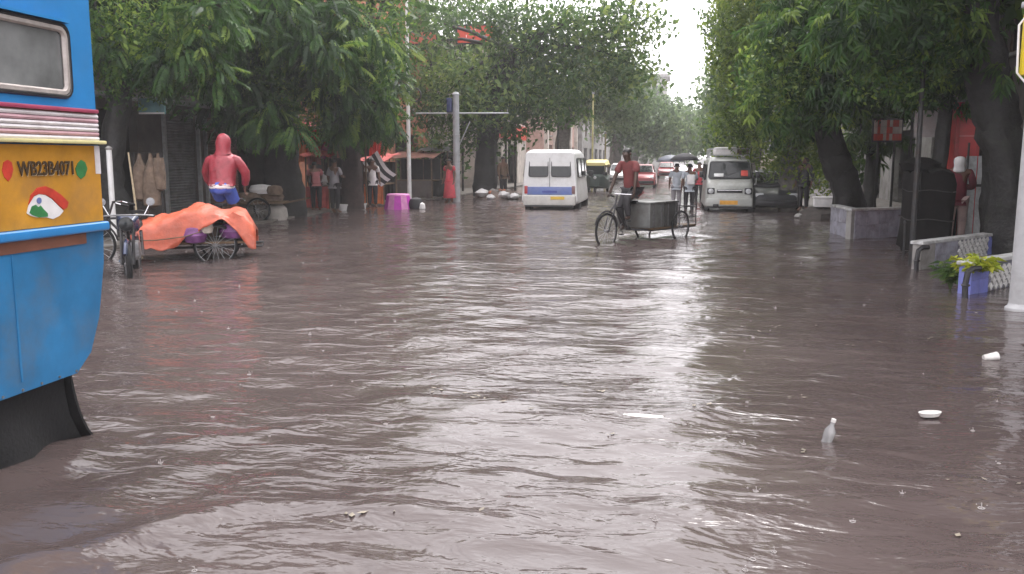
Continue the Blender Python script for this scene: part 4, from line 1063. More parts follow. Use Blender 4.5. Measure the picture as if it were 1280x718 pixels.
rf = MB(); prof = [(BX + .0, 2.95), (BX - .08, 3.05), (BX - .4, 3.14), (BX - 1.2, 3.18), (BX - 2.0, 3.14), (BX - 2.32, 3.05), (BX - 2.4, 2.95)]
rf.prism(prof, Y0, YE - .12, 'Y'); rf.build('roof', M_white, t, off=o)
# painted lettering and emblems on the yellow panel
def text_mesh(txt, size, depth=.002):
    cu = bpy.data.curves.new('txt', 'FONT'); cu.body = txt; cu.size = size; cu.extrude = depth; cu.align_x = 'CENTER'; cu.align_y = 'CENTER'; cu.resolution_u = 3; cu.offset = size * .022
    ob = link(bpy.data.objects.new('txt', cu)); dg = bpy.context.evaluated_depsgraph_get(); dg.update()
    me = bpy.data.meshes.new_from_object(ob.evaluated_get(dg)); bpy.data.objects.remove(ob); me.materials.clear(); return me
def side_text(txt, y, z, size, m, parent, name, o_, width=None):
    me = text_mesh(txt, size); q = mesh_obj(name, me, m, parent)
    xs_ = [v.co.x for v in me.vertices]; s = 1 if width is None else width / (max(xs_) - min(xs_))
    q.location = Vector((BX + .014, y, z)) - o_; q.rotation_euler = (R(90), 0, R(90)); q.scale = (s, 1, 1); return q
M_ink = mat('black_sign_paint', (.045, .026, .012), .5, var=.3, scale=20)
M_inkw = mat('cream_sign_paint', (.6, .5, .35), .5, var=.2)
p0, p1 = on_x(20, 212, BX), on_x(90, 212, BX)
side_text('WB23B4071', (p0.y + p1.y) / 2 + .004, 1.637, .108, M_inkw, t, 'registration_shadow', o, p1.y - p0.y)
q = side_text('WB23B4071', (p0.y + p1.y) / 2, 1.640, .108, M_ink, t, 'registration_lettering', o, p1.y - p0.y); q.location.x += .003
def flat(name, pts, m, parent=None, lift=.0):
    return MB().prism([(on_x(a, b_, BX).y, on_x(a, b_, BX).z) for a, b_ in pts], BX + .010, BX + .0135 + lift, 'X').build(name, m, parent or t, smooth=False, off=o)
def disc(cx, cy, rx, ry, n=14): return [(cx + rx * math.cos(2 * math.pi * i / n), cy + ry * math.sin(2 * math.pi * i / n)) for i in range(n)]
M_emr = mat('emblem_red', (.42, .035, .02), .5, var=.3, scale=12); M_emg = mat('emblem_green', (.03, .17, .05), .5, var=.3, scale=12); M_emw = mat('emblem_white', (.62, .6, .6), .5, var=.12, scale=12); M_emb = mat('emblem_blue', (.12, .16, .34), .5)
flat('red_emblem', [(7, 200), (12, 203), (14, 212), (12, 221), (8, 227), (3, 222), (0, 213), (2, 203)], M_emr)
flat('green_emblem', [(99, 200), (104, 203), (107, 211), (104, 220), (99, 224), (94, 219), (92, 211), (95, 204)], M_emg)
fw = flat('flag_emblem', [(31, 267), (34, 254), (40, 246), (46, 243), (54, 244), (62, 249), (70, 257), (77, 264), (72, 270), (64, 274), (56, 272), (44, 272), (36, 270)], M_emw)
flat('red_band', [(33, 256), (36, 244), (44, 235), (54, 233), (64, 237), (74, 244), (83, 253), (81, 260), (77, 262), (70, 256), (62, 248), (54, 243.5), (46, 242.5), (40, 245)], M_emr, fw, .002)
flat('green_band', [(34, 266), (37, 258), (42, 256), (45, 259), (48, 257), (52, 262), (57, 267), (57, 271), (46, 272), (37, 269)], M_emg, fw, .002)
flat('blue_wheel', disc(46, 251, 3.0, 4), M_emb, fw, .003)
# rear wheel, mudguard flap, far-side wheel and front wheels
for xx in (BX - .22, BX - 2.18):
    for yy in (3.95, -2.3):
        w_ = wheel(t, Vector((xx, yy, .26)) - o, .49, .26, R(90), rim=M_steel)
fl = MB(); nseg = 8; rows = []
for j in range(nseg + 1):
    v = j / nseg; yy = 4.64 + .03 * v + .22 * v ** 3; z = .46 - .56 * v
    rows.append([(BX - .03 - .5 * i / 4, yy + .02 * math.sin(i * 1.5 + j * .4), z) for i in range(5)])
for r_ in rows: fl.v += r_
for r_ in rows: fl.v += [(x, y - .02, z) for x, y, z in r_]
for j in range(nseg):
    for i in range(4):
        a0 = j * 5 + i; N = (nseg + 1) * 5
        fl.f += [(a0, a0 + 1, a0 + 6, a0 + 5), (a0 + N + 5, a0 + N + 6, a0 + N + 1, a0 + N)]
for j in range(nseg):
    for e in (0, 4): a0 = j * 5 + e; fl.f.append((a0, a0 + 5, a0 + 5 + N, a0 + N))
fl.build('mud_flap', M_rubber, t, off=o)
MB().box((BX - .62, 3.7, .30), (.06, 2.0, .8)).build('wheel_arch_liner', M_black, t, smooth=False, off=o)
for i in range(7): MB().cyl((BX - .01, 3.75 + .15 * i, .435), (BX + .006, 3.75 + .15 * i, .435), .008, 6).build('skirt_bolt', M_steel, t, off=o)
sk = MB(); nsk = 16; rows = []  # black sheet added along the side to stand in for underbody darkness
for i in range(nsk + 1):
    yy = 4.62 - 1.9 * i / nsk
    rows.append([(BX - .045 - .05 * math.sin(i * 1.1) * v - .02, yy + .25 * v ** 3 * (1 - i / nsk), .45 - .58 * v) for v in (0, .25, .5, .75, 1)])
for r_ in rows: sk.v += r_
for r_ in rows: sk.v += [(x - .015, y, z) for x, y, z in r_]
N = 5 * (nsk + 1)
for i in range(nsk):
    for j in range(4): a0 = i * 5 + j; sk.f += [(a0, a0 + 1, a0 + 6, a0 + 5), (a0 + N + 5, a0 + N + 6, a0 + N + 1, a0 + N)]
sk.build('underbody_shade_sheet', M_rubber, t, off=o)
for yy in (4.2, 3.1, 2.0): MB().box((BX + .002, yy, .83), (.006, .014, .70)).build('panel_seam', M_bblue, t, smooth=False, off=o)
lamp = MB().rbox((BX - .25, YE + .0, 1.05), (.22, .05, .12), .02).build('tail_lamp', M_tail, t, off=o)
lamp = MB().rbox((BX - 2.15, YE + .0, 1.05), (.22, .05, .12), .02).build('tail_lamp', M_tail, t, off=o)
MB().prism(poly_round(BX - 2.0, BX - .4, 2.05, 2.5, .08), YE - .045, YE + .006, 'Y').build('rear_window', M_glass, t, smooth=False, off=o)

# ================================================================== VANS AND CARS
def ring_sec(x, hw, z0, z1, rb=.08, rt=.14, tum=0.0, n=4):
    """rounded section across the vehicle: half width hw at the bottom, hw - tum at the top"""
    pts = []
    for (cy, cz, r_, a) in ((hw - tum - rt, z1 - rt, rt, 0), (-(hw - tum - rt), z1 - rt, rt, 90), (-(hw - rb), z0 + rb, rb, 180), (hw - rb, z0 + rb, rb, 270)):
        for i in range(n + 1):
            q = R(a + 90 * i / n); pts.append((x, cy + r_ * math.cos(q), cz + r_ * math.sin(q)))
    return pts
def pane_on(parent, pts4, name, m, lift, frame=None, frt=.018):
    """rounded pane through four corner points (counter-clockwise seen from outside)"""
    P = [Vector(p) for p in pts4]; nrm = (P[1] - P[0]).cross(P[3] - P[0]).normalized()
    loop = []
    for i in range(4):
        a, b_, c = P[i - 1], P[i], P[(i + 1) % 4]
        u = (a - b_).normalized() * min(.07, (a - b_).length * .3); v = (c - b_).normalized() * min(.07, (c - b_).length * .3)
        for s in (0, .33, .66, 1): loop.append(b_ + u * (1 - s) ** 2 + v * s ** 2)
    n_ = len(loop); mb = MB()
    mb.v = [tuple(p + nrm * lift) for p in loop] + [tuple(p - nrm * .03) for p in loop]
    mb.f = [tuple(range(n_))] + [(i, n_ + i, n_ + (i + 1) % n_, (i + 1) % n_) for i in range(n_)]
    q = mb.build(name, m, parent, smooth=False)
    if frame: MB().tube([p + nrm * (lift * .6) for p in loop], frt, 6, closed=True).build('seal', frame, q)
    return q

# --- white van seen from behind
M_vblue = mat('van_blue_stripe', (.12, .17, .42), .35, var=.12, scale=5, dirt_amt=.3, dirt=(.3, .3, .34))
t = thing('van', 'white van with blue stripe driving away through the flood', 'van', (-4.02, 29.3, -.2), R(90) + R(.5))
hw = .95
bd = MB(); bd.loft([ring_sec(0.0, hw - .03, .48, 2.08, .06, .12, .13), ring_sec(.05, hw, .42, 2.14, .08, .16, .12), ring_sec(.5, hw, .38, 2.19, .08, .2, .12), ring_sec(2.6, hw, .38, 2.20, .08, .2, .12), ring_sec(3.6, hw, .38, 2.13, .08, .2, .14), ring_sec(4.15, hw - .02, .38, 1.45, .08, .2, .10), ring_sec(4.75, hw - .08, .40, 1.12, .08, .2, .08), ring_sec(4.85, hw - .14, .45, .98, .08, .2, .08)])
bd.build('body', M_white, t)
for s in (1, -1):
    y0, y1 = s * .06, s * .70
    a, b_ = (y1, y0) if s > 0 else (y0, y1)
    w_ = pane_on(t, [(-.012, max(y0, y1), 1.30), (-.012, min(y0, y1), 1.30), (.028, min(y0, y1) * .96, 1.86), (.028, max(y0, y1) * .96, 1.86)], 'rear_window', M_glass, .012, M_black)
MB().box((-.01, 0, 1.16), (.02, .012, 1.5)).build('door_seam', M_black, t, smooth=False)
MB().rbox((-.012, 0, .83), (.035, 1.50, .26), .012).build('blue_stripe', M_vblue, t)
MB().box((-.032, 0, .80), (.01, .5, .07)).build('stripe_emblem', mat('van_deep_blue', (.05, .07, .3), .4), t, smooth=False)
for s in (1, -1): MB().rbox((-.015, s * .79, .86), (.06, .11, .26), .02).build('tail_lamp', M_tail if s > 0 else mat('tail_lamp_dull', (.2, .1, .1), .3), t)
bp_ = MB().rbox((-.06, 0, .52), (.2, 1.74, .34), .05, 3).build('bumper', mat('van_bumper', (.6, .58, .55), .5, var=.1, dirt_amt=.35, dirt=(.3, .27, .24)), t)
MB().box((-.168, -.28, .60), (.014, .46, .10)).build('number_plate', M_plate, bp_, smooth=False)
MB().box((-.15, 0, .335), (.1, 1.6, .05)).build('bumper_valance', M_black, bp_, smooth=False)
for s in (1, -1):
    for i, (xa, xb) in enumerate(((.35, 1.45), (1.6, 2.7), (2.85, 3.55))):
        P = [(xa, s * (hw - .025), 1.28), (xb, s * (hw - .025), 1.28), (xb - (.12 if i == 2 else 0), s * (hw - .085), 1.90), (xa, s * (hw - .085), 1.90)]
        pane_on(t, P if s < 0 else [P[1], P[0], P[3], P[2]], 'side_window', M_glass, .008, M_black)
    for xx in (1.0, 3.75): wheel(t, (xx, s * (hw - .12), .32), .32, .2)
    MB().rbox((3.5, s * (hw + .12), 1.35), (.1, .16, .22), .03).build('mirror', M_black, t)
pane_on(t, [(4.18, -.66, 1.42), (4.18, .66, 1.42), (3.68, .60, 2.0), (3.68, -.60, 2.0)], 'windscreen', M_glass, .03, M_black)

# --- small silver passenger minibus facing us
M_silver = mat('silver_paint', (.44, .45, .43), .36, .15, var=.15, scale=4, dirt_amt=.6, dirt=(.3, .28, .25), coat=.2)
t = thing('minibus', 'small silver grey minibus with roof rack facing the camera', 'minibus', (1.78, 29.2, -.2), R(-90))
hw = .78
bd = MB(); bd.loft([ring_sec(0.02, hw - .10, .42, 1.02, .08, .14, .06), ring_sec(-.06, hw - .02, .34, 1.16, .08, .16, .05), ring_sec(-.22, hw, .32, 1.24, .08, .14, .06), ring_sec(-.52, hw, .32, 1.86, .08, .18, .10), ring_sec(-.8, hw, .32, 1.94, .08, .2, .10), ring_sec(-3.5, hw, .32, 1.94, .08, .2, .10), ring_sec(-3.7, hw - .04, .36, 1.86, .08, .2, .10)])
bd.build('body', M_silver, t)
ws = pane_on(t, [(-.205, -.66, 1.26), (-.205, .66, 1.26), (-.455, .60, 1.78), (-.455, -.60, 1.78)], 'windscreen', M_glass, .02, M_black, .022)
MB().rbox((-.22, -.34, 1.36), (.05, .30, .12), .02, ry=R(-30)).build('dashboard_cloth', M_white, ws); MB().rbox((-.24, .46, 1.42), (.05, .22, .2), .03, ry=R(-30)).build('red_garland', M_red, ws)
MB().tube([(-.17, -.3, 1.24), (-.27, .2, 1.47)], .010, 5).build('wiper', M_black, ws)
gr = MB().rbox((.035, 0, .86), (.03, .8, .10), .012).build('grille', M_black, t)
MB().box((.053, 0, .885), (.01, .74, .015)).build('grille_bar', M_chrome, gr, smooth=False)
for s in (1, -1):
    hl = MB().rbox((.0, s * .58, .86), (.08, .24, .2), .05, 3).build('headlight', M_black, t)
    MB().lathe([(.02, .0), (.085, .005), (.08, .03), (.02, .045)], 14, Matrix.Translation((.03, s * .58, .86)) @ Matrix.Rotation(R(90), 4, 'Y')).build('lens', M_lampglass, hl)
    MB().rbox((-.38, s * (hw + .1), 1.38), (.08, .14, .2), .03).build('mirror', M_black, t)
    for i in range(3):
        xa, xb = -.75 - 1.0 * i, -1.6 - 1.0 * i
        P = [(xb, s * (hw - .025), 1.2), (xa, s * (hw - .025), 1.2), (xa, s * (hw - .07), 1.7), (xb, s * (hw - .07), 1.7)]
        pane_on(t, P if s < 0 else [P[1], P[0], P[3], P[2]], 'side_window', M_glass, .008, M_black)
    for xx in (-.5, -2.9): wheel(t, (xx, s * (hw - .1), .28), .28, .16)
bp_ = MB().rbox((.03, 0, .50), (.12, 1.46, .26), .05, 3).build('bumper', M_silver, t)
MB().box((.096, -.02, .50), (.014, .56, .13)).build('number_plate', mat('orange_plate', (.72, .36, .05), .4), bp_, smooth=False)
MB().rbox((.085, -.42, .40), (.06, .18, .1), .02).build('fog_lamp', M_black, bp_)
MB().box((.0, 0, .335), (.1, 1.4, .06)).build('bumper_valance', M_black, bp_, smooth=False)
rk = MB()
for z in (2.0, 2.2): rk.tube([(-.6, -.62, z), (-.6, .62, z), (-3.4, .62, z), (-3.4, -.62, z)], .018, 6, closed=True)
for x in (-.6, -1.5, -2.4, -3.4):
    for y in (-.62, .62): rk.cyl((x, y, 1.9), (x, y, 2.2), .014, 6)
rk = rk.build('roof_rack', M_galv, t)
for i, (x, y, w_, m_) in enumerate(((-1.0, -.1, .7, M_cwhite), (-1.2, .42, .4, M_sackbr), (-2.2, 0, .9, M_cwhite))): MB().rbox((x, y, 2.13), (.6, w_, .26), .08, 3).build('luggage', m_, rk)

# --- generic cars further off
def car(label, loc, rz, m, facing_cab='car', L=3.7, hw=.78):
    t = thing('car', label, 'car', loc, rz)
    MB().loft([ring_sec(-L / 2, hw - .12, .35, .82, .08, .12), ring_sec(-L / 2 + .12, hw - .02, .28, .95, .08, .14, .04), ring_sec(-L / 2 + .5, hw, .25, 1.0, .08, .12, .05), ring_sec(L / 2 - .9, hw, .25, .98, .08, .12, .05), ring_sec(L / 2 - .15, hw - .06, .28, .78, .08, .14, .06), ring_sec(L / 2, hw - .16, .35, .68, .08, .12)]).build('body', m, t)
    MB().loft([ring_sec(-L / 2 + .25, hw - .12, .9, 1.02, .03, .05, .02), ring_sec(-L / 2 + .65, hw - .08, .9, 1.40, .03, .12, .14), ring_sec(-.1, hw - .08, .9, 1.48, .03, .14, .14), ring_sec(.45, hw - .08, .9, 1.42, .03, .12, .14), ring_sec(1.1, hw - .1, .9, 1.0, .03, .05, .02)]).build('cabin', m, t)
    pane_on(t, [(1.08, -.58, 1.02), (1.08, .58, 1.02), (.54, .50, 1.37), (.54, -.50, 1.37)], 'windscreen', M_glass, .03, M_black)
    pane_on(t, [(-L / 2 + .28, .58, 1.05), (-L / 2 + .28, -.58, 1.05), (-L / 2 + .62, -.50, 1.36), (-L / 2 + .62, .50, 1.36)], 'rear_window', M_glass, .03, M_black)
    for s in (1, -1):
        P = [(-L / 2 + .75, s * (hw - .09), 1.02), (.75, s * (hw - .09), 1.02), (.4, s * (hw - .2), 1.36), (-L / 2 + .85, s * (hw - .2), 1.36)]
        pane_on(t, P if s < 0 else [P[1], P[0], P[3], P[2]], 'side_window', M_glass, .02, M_black)
        MB().rbox((L / 2 - .08, s * .52, .68), (.12, .26, .14), .04).build('headlight', M_lampglass, t); MB().rbox((-L / 2 + .05, s * .58, .78), (.08, .2, .16), .03).build('tail_lamp', M_tail, t)
        for xx in (-L / 2 + .65, L / 2 - .7): wheel(t, (xx, s * (hw - .1), .28), .28, .17)
    MB().rbox((L / 2 + .01, 0, .45), (.1, 1.3, .16), .04).build('bumper', M_black, t); MB().rbox((-L / 2 - .01, 0, .48), (.1, 1.3, .18), .04).build('bumper', m, t)
    return t
M_carred = mat('car_red', (.32, .035, .04), .3, var=.1, coat=.4)
car('red car far down the street between rickshaw rider and umbrella', (-1.75, 54, -.12), R(-90), M_carred)
car('white car just left of the far red car', (-3.6, 62, -.12), R(-90), M_white)
car('dark car half hidden beside the silver minibus', (3.25, 31.2, -.15), R(-90), mat('car_dark', (.03, .032, .036), .3, var=.1, coat=.4))
car('furthest red car deep in the haze', (-.6, 80, -.1), R(-90), M_carred)

# --- yellow topped auto rickshaw
t = thing('auto_rickshaw', 'yellow topped three wheeled auto rickshaw right of the white van', 'auto rickshaw', (-3.9, 46.5, -.15), R(-90))
M_ayel = mat('auto_yellow', (.80, .68, .30), .5, var=.1); M_agr = mat('auto_green', (.022, .04, .032), .45, var=.2)
MB().loft([ring_sec(-1.2, .58, .35, 1.0, .08, .1), ring_sec(-.3, .64, .3, .95, .08, .1), ring_sec(.3, .62, .3, .80, .08, .1), ring_sec(.95, .42, .35, 1.05, .08, .15), ring_sec(1.25, .22, .42, .98, .08, .12)]).build('body', M_agr, t)
MB().loft([ring_sec(-1.2, .58, 1.38, 1.68, .05, .14, .05), ring_sec(-.5, .64, 1.48, 1.78, .05, .16, .05), ring_sec(.5, .62, 1.50, 1.76, .05, .16, .05), ring_sec(.85, .52, 1.46, 1.62, .05, .07, .05)]).build('hood', M_ayel, t)
pane_on(t, [(.95, -.42, 1.04), (.95, .42, 1.04), (.82, .44, 1.5), (.82, -.44, 1.5)], 'windscreen', M_glass, .02, M_black)
for s in (1, -1):
    MB().tube([(-1.1, s * .56, .98), (-1.1, s * .56, 1.45)], .03, 6).build('post', M_black, t); MB().tube([(.9, s * .46, 1.0), (.84, s * .5, 1.5)], .025, 6).build('post', M_black, t)
    wheel(t, (-.8, s * .5, .22), .22, .1)
MB().lathe([(.02, 0), (.09, .01), (.08, .05), (.01, .07)], 12, Matrix.Translation((1.22, 0, .88)) @ Matrix.Rotation(R(90), 4, 'Y')).build('headlight', M_lampglass, t)
wheel(t, (1.1, 0, .22), .22, .1)
MB().rbox((-.6, 0, .98), (.5, 1.0, .3), .05).build('seat', M_black, t)

# --- cream delivery truck on the right beyond the minibus
t = thing('delivery_truck', 'cream topped delivery truck parked under the trees right of the minibus', 'truck', (4.6, 38.5, -.1), R(-92))
M_cream = mat('cream_truck', (.62, .55, .42), .55, var=.15, scale=3, dirt_amt=.3)
MB().rbox((-1.9, 0, 1.52), (3.2, 1.7, .75), .05).build('cargo_cover', M_cream, t); MB().rbox((-1.9, 0, .92), (3.2, 1.7, .42), .03).build('cargo_bed', M_iron, t)
MB().loft([ring_sec(.2, .8, .4, 1.85, .06, .14, .08), ring_sec(-.25, .8, .4, 1.9, .06, .14, .08)]).build('cab', M_cream, t)
pane_on(t, [(.21, -.6, 1.15), (.21, .6, 1.15), (.21, .56, 1.7), (.21, -.56, 1.7)], 'windscreen', M_glass, .01, M_black)
for s in (1, -1):
    for xx in (-.1, -2.6): wheel(t, (xx, s * .7, .32), .32, .2)
    MB().rbox((.22, s * .55, .8), (.06, .2, .14), .03).build('headlight', M_lampglass, t)

# ================================================================== CARGO TRICYCLES
def tricycle(name, label, cat, loc, rz, Lw=2.1, rw=.34, fr=.36, frame_m=None):
    """pedal cargo tricycle, +X forward, origin on the road under the rear axle"""
    t = thing(name, label, cat, loc, rz); fm = frame_m or M_black
    f = MB()
    f.tube([(-.75, -.38, .34), (.95, -.38, .34), (1.25, -.06, .36), (1.25, .06, .36), (.95, .38, .34), (-.75, .38, .34)], .022, 7, closed=True)
    for x in (-.6, -.1, .4, .85): f.cyl((x, -.38, .345), (x, .38, .345), .018, 6)
    f.tube([(1.2, 0, .36), (1.42, 0, .46), (1.78, 0, .86)], .022, 7); f.tube([(1.42, 0, .46), (1.22, 0, .88)], .02, 7); f.tube([(1.22, 0, .84), (1.8, 0, .82)], .02, 7)
    f.cyl((0, -.46, fr - .0), (0, .46, fr), .022, 8)
    f.build('frame', fm, t)
    fk = MB()
    for s in (-1, 1): fk.tube([(Lw, s * .06, fr), (Lw - .16, s * .06, .72), (Lw - .30, s * .02, .88)], .014, 6)
    fk.tube([(Lw - .28, 0, .84), (Lw - .36, 0, 1.08)], .018, 7); fk = fk.build('fork', fm, t)
    hb = MB(); hb.tube([(Lw - .62, .30, 1.04), (Lw - .46, .27, 1.09), (Lw - .37, .08, 1.10), (Lw - .37, -.08, 1.10), (Lw - .46, -.27, 1.09), (Lw - .62, -.30, 1.04)], .013, 6); hb = hb.build('handlebar', M_chrome, t)
    for s in (1, -1): MB().cyl((Lw - .66, s * .305, 1.03), (Lw - .54, s * .29, 1.07), .02, 8).build('grip', M_rubber, hb)
    MB().ring((Lw, 0, fr), fr + .03, .018, 'Y', 14, 5, R(20), R(170)).build('mudguard', fm, t)
    MB().loft([[(1.10, -.1, .88), (1.10, .1, .88), (1.08, .1, .95), (1.08, -.1, .95)], [(1.22, -.07, .90), (1.22, .07, .90), (1.22, .06, .96), (1.22, -.06, .96)], [(1.40, -.02, .91), (1.40, .02, .91), (1.40, .02, .95), (1.40, -.02, .95)]]).build('saddle', M_rubber, t)
    cr = MB(); cr.ring((1.42, -.05, .40), .09, .008, 'Y', 18, 5); cr.tube([(1.42, -.09, .40), (1.34, -.09, .25)], .010, 5); cr.tube([(1.42, .09, .40), (1.50, .09, .55)], .010, 5); cr = cr.build('crank', M_steel, t)
    for p_ in ((1.34, -.14, .25), (1.50, .14, .55)): MB().rbox(p_, (.09, .09, .022), .006).build('pedal', M_rubber, cr)
    wheel(t, (Lw, 0, fr), fr, .05, 0, 18, tyre_t=.024)
    for s in (1, -1): wheel(t, (0, s * .47, fr), rw + .02, .05, 0, 18, tyre_t=.024)
    return t
hd = math.atan2(-1.80, -1.10)
t = tricycle('cargo_tricycle', 'pedal cargo tricycle with grey boxes crossing the flooded road', 'tricycle', (-.22, 19.6, -.12), hd, 2.06, .33, .37)
M_gbox = mat('grey_metal_box', (.15, .155, .15), .45, .2, var=.3, scale=5, dirt_amt=.5)
M_gboxd = mat('dark_metal_box', (.06, .062, .06), .5, .2, var=.35, scale=5, dirt_amt=.5)
MB().box((.15, 0, .37), (1.75, .86, .035)).build('bed', M_wood, t, smooth=False)
for (x, m_, l_) in ((.28, M_gboxd, .5), (.84, M_gbox, .56)):
    bx = MB().rbox((x, 0, .64), (l_, .84, .50), .03).build('cargo_box', m_, t)
    MB().rbox((x, 0, .905), (l_ + .03, .87, .04), .012).build('lid', m_, bx)
    for s in (-.15, .15): MB().box((x + s, -.424, .64), (.03, .014, .46)).build('rib', M_steel, bx, smooth=False)
    for s in (-.15, .15): MB().box((x + s, .424, .64), (.03, .014, .46)).build('rib', M_steel, bx, smooth=False)
rl = MB()
for y in (-.42, .42):
    for z in (.55, .78): rl.tube([(-.72, y, z), (.0, y, z)], .012, 6)
    for x in (-.72, -.02): rl.cyl((x, y, .37), (x, y, .86 if x < -.5 else .78), .014, 6)
for z in (.55, .78): rl.tube([(-.72, -.42, z), (-.72, .42, z)], .012, 6)
rl.build('side_rail', M_iron, t)
hv = Vector((math.cos(hd), math.sin(hd), 0)); rp = Vector((-.22, 19.6, .04)) + hv * 1.2
RIDE = dict(pelvis=(-.02, 0, 1.06, .125), spine=(.04, 0, 1.24, .118), chest=(.11, 0, 1.47, .135), neck=(.15, 0, 1.62, .055), jaw=(.19, 0, 1.70, .072), head=(.185, 0, 1.77, .092), crown=(.18, 0, 1.84, .062), nose=(.285, 0, 1.735, .018),
            shL=(.11, .18, 1.56), shR=(.11, -.18, 1.56), elL=(.22, .26, 1.28), elR=(.22, -.26, 1.28), wrL=(.31, .285, 1.02), wrR=(.31, -.285, 1.02),
            hiL=(.02, .095, .97), hiR=(.02, -.095, .97), knL=(.36, .12, .82), knR=(.24, -.12, .60), anL=(.26, .13, .44), anR=(.06, -.13, .24), toL=(.40, .135, .46), toR=(.20, -.135, .19))
person('person in brick red shirt pedalling the grey boxed cargo tricycle', rp, hd, M_shirtred, M_dkt, RIDE, sleeve=.75, leglen=1.0, bulk=1.1, skinmat=mat('dark_skin', (.06, .032, .022), .5, var=.15))

# --- tricycle under the orange tarpaulin
hd2 = R(180 + 24); r0 = at(272, 300, 14.1)
t = tricycle('cargo_tricycle', 'cargo tricycle loaded under a bright orange tarpaulin beside the bus', 'tricycle', (r0.x, r0.y, -.12), hd2, 2.0, .34, .38)
MB().box((.3, 0, .42), (1.8, .95, .035)).build('bed', M_wood, t, smooth=False)
M_tarpor = mat('orange_tarpaulin', (.48, .100, .052), .45, var=.28, scale=4, bump=1.0, bscale=9, dirt_amt=.45, dirt=(.33, .13, .10))
mb = MB(); NX, NY = 34, 26; rg = random.Random(4)
def tarp_pt(u, v):
    x = 1.36 - 2.02 * u; w_ = 1 - 2.0 * v       # v across, w_ 1 near side .. -1 far side
    crest = .76 + .27 * math.exp(-((x - .30) / .42) ** 2) + .16 * math.exp(-((x + .35) / .34) ** 2) + .05 * math.exp(-((x - 1.0) / .25) ** 2)
    yy = w_ * .92
    if abs(yy) < .52: y = yy; z = crest - .10 * (yy / .52) ** 2 * (1 if x > -.3 else .4)
    else:
        d = abs(yy) - .52; y = math.copysign(.52 + d * .22, yy); lift = .42 * math.exp(-((x + .08) / .34) ** 2) if yy > 0 else 0
        z = max(crest - .10 - d * 1.15 * (1 - lift * 2.0), .34)
    z += .026 * math.sin(9 * x + 4 * yy) + .018 * abs(math.sin(13 * yy + 6 * x)) + .014 * math.sin(23 * x - 9 * yy) + rg.uniform(-.008, .008)
    y += .03 * math.sin(8 * x + 1) * (abs(yy) > .5)
    e_ = min(u, 1 - u); z = z - max(0, .09 - e_) * 2.6 if z > .6 else z - max(0, .09 - e_) * .4
    return (x, y, z)
for i in range(NX + 1):
    for j in range(NY + 1): mb.v.append(tarp_pt(i / NX, j / NY))
for i in range(NX):
    for j in range(NY): a0 = i * (NY + 1) + j; mb.f.append((a0, a0 + 1, a0 + NY + 2, a0 + NY + 1))
tp = mb.build('tarpaulin', M_tarpor, t, angle=60); md = tp.modifiers.new('thick', 'SOLIDIFY'); md.thickness = .008
MB().tube([(1.3, .68, .50), (.9, .68, .50), (.45, .68, .55), (.2, .60, .62)], .010, 6).build('rope', M_wood, tp)
M_purple = mat('purple_bundle', (.16, .05, .17), .6, var=.4, scale=9); M_wbag = mat('white_bag', (.6, .52, .45), .7, var=.2, scale=9, bump=.4, bscale=12)
for (x, y, z, sx, m_) in ((.32, .46, .55, .2, M_purple), (.16, .44, .70, .15, M_wbag), (-.3, .3, .6, .25, M_purple), (.7, .25, .58, .3, M_wbag), (.2, -.2, .6, .3, M_sackbr), (-.3, -.3, .6, .28, M_wbag)):
    MB().lathe([(.02, -.14), (sx * .8, -.11), (sx, .0), (sx * .75, .12), (.03, .17)], 12, Matrix.Translation((x, y, z))).build('load_bundle', m_, t)
q = at(284, 300, 15.3); hb_ = R(97)
t = thing('bicycle', 'black bicycle under the red hooded rider, mostly hidden by the tarpaulin cart', 'bicycle', (q.x, q.y, -.12), hb_)
wheel(t, (-.5, 0, .34), .34, .05, 0, 18, tyre_t=.022); wheel(t, (.56, 0, .34), .34, .05, R(4), 18, tyre_t=.022)
MB().tube([(-.5, 0, .34), (-.08, 0, .30), (.40, 0, .80), (-.18, 0, .84), (-.08, 0, .30)], .017, 7).tube([(-.5, 0, .34), (-.18, 0, .84), (-.2, 0, .95)], .013, 6).build('frame', M_black, t)
MB().tube([(.56, .0, .34), (.44, 0, .78), (.38, 0, 1.04)], .016, 7).build('fork', M_black, t)
MB().tube([(.22, .29, 1.04), (.36, .2, 1.07), (.38, 0, 1.05), (.36, -.2, 1.07), (.22, -.29, 1.04)], .013, 6).build('handlebar', M_chrome, t)
MB().rbox((-.24, 0, .97), (.26, .16, .06), .025).build('saddle', M_rubber, t)
MB().box((-.55, 0, .74), (.4, .14, .02)).build('carrier', M_steel, t, smooth=False); MB().ring((-.5, 0, .34), .37, .02, 'Y', 14, 5, R(30), R(190)).build('mudguard', M_black, t)
rp = Vector((q.x, q.y, .16)) + Vector((math.cos(hb_), math.sin(hb_), 0)) * -.12
RIDE2 = {k: (v[0] - .0, v[1], v[2] + .02, *v[3:]) for k, v in RIDE.items()}
RIDE2.update(shL=(.11, .21, 1.56, .075), shR=(.11, -.21, 1.56, .075), elL=(.20, .34, 1.26, .055), elR=(.20, -.34, 1.26, .055), wrL=(.30, .31, 1.02), wrR=(.30, -.31, 1.02), pelvis=(-.02, 0, 1.06, .15), spine=(.04, 0, 1.24, .15), chest=(.10, 0, 1.46, .165))
t = person('person in red hooded raincoat and blue shorts riding away behind the tarpaulin cart', rp, hb_, None, None, RIDE2, sleeve=1.0)
def fold_ring(cx, cy, cz, rx, ry, k, n=28):
    return [(cx + rx * math.cos(2 * math.pi * i / n) * (1 + .07 * math.sin(i * 1.7 + k * .8) + .05 * math.sin(i * 3.1 - k)), cy + ry * math.sin(2 * math.pi * i / n) * (1 + .05 * math.sin(i * 2.3 + k * .6)), cz + .012 * math.sin(i * .9 + k)) for i in range(n)]
rc = MB()
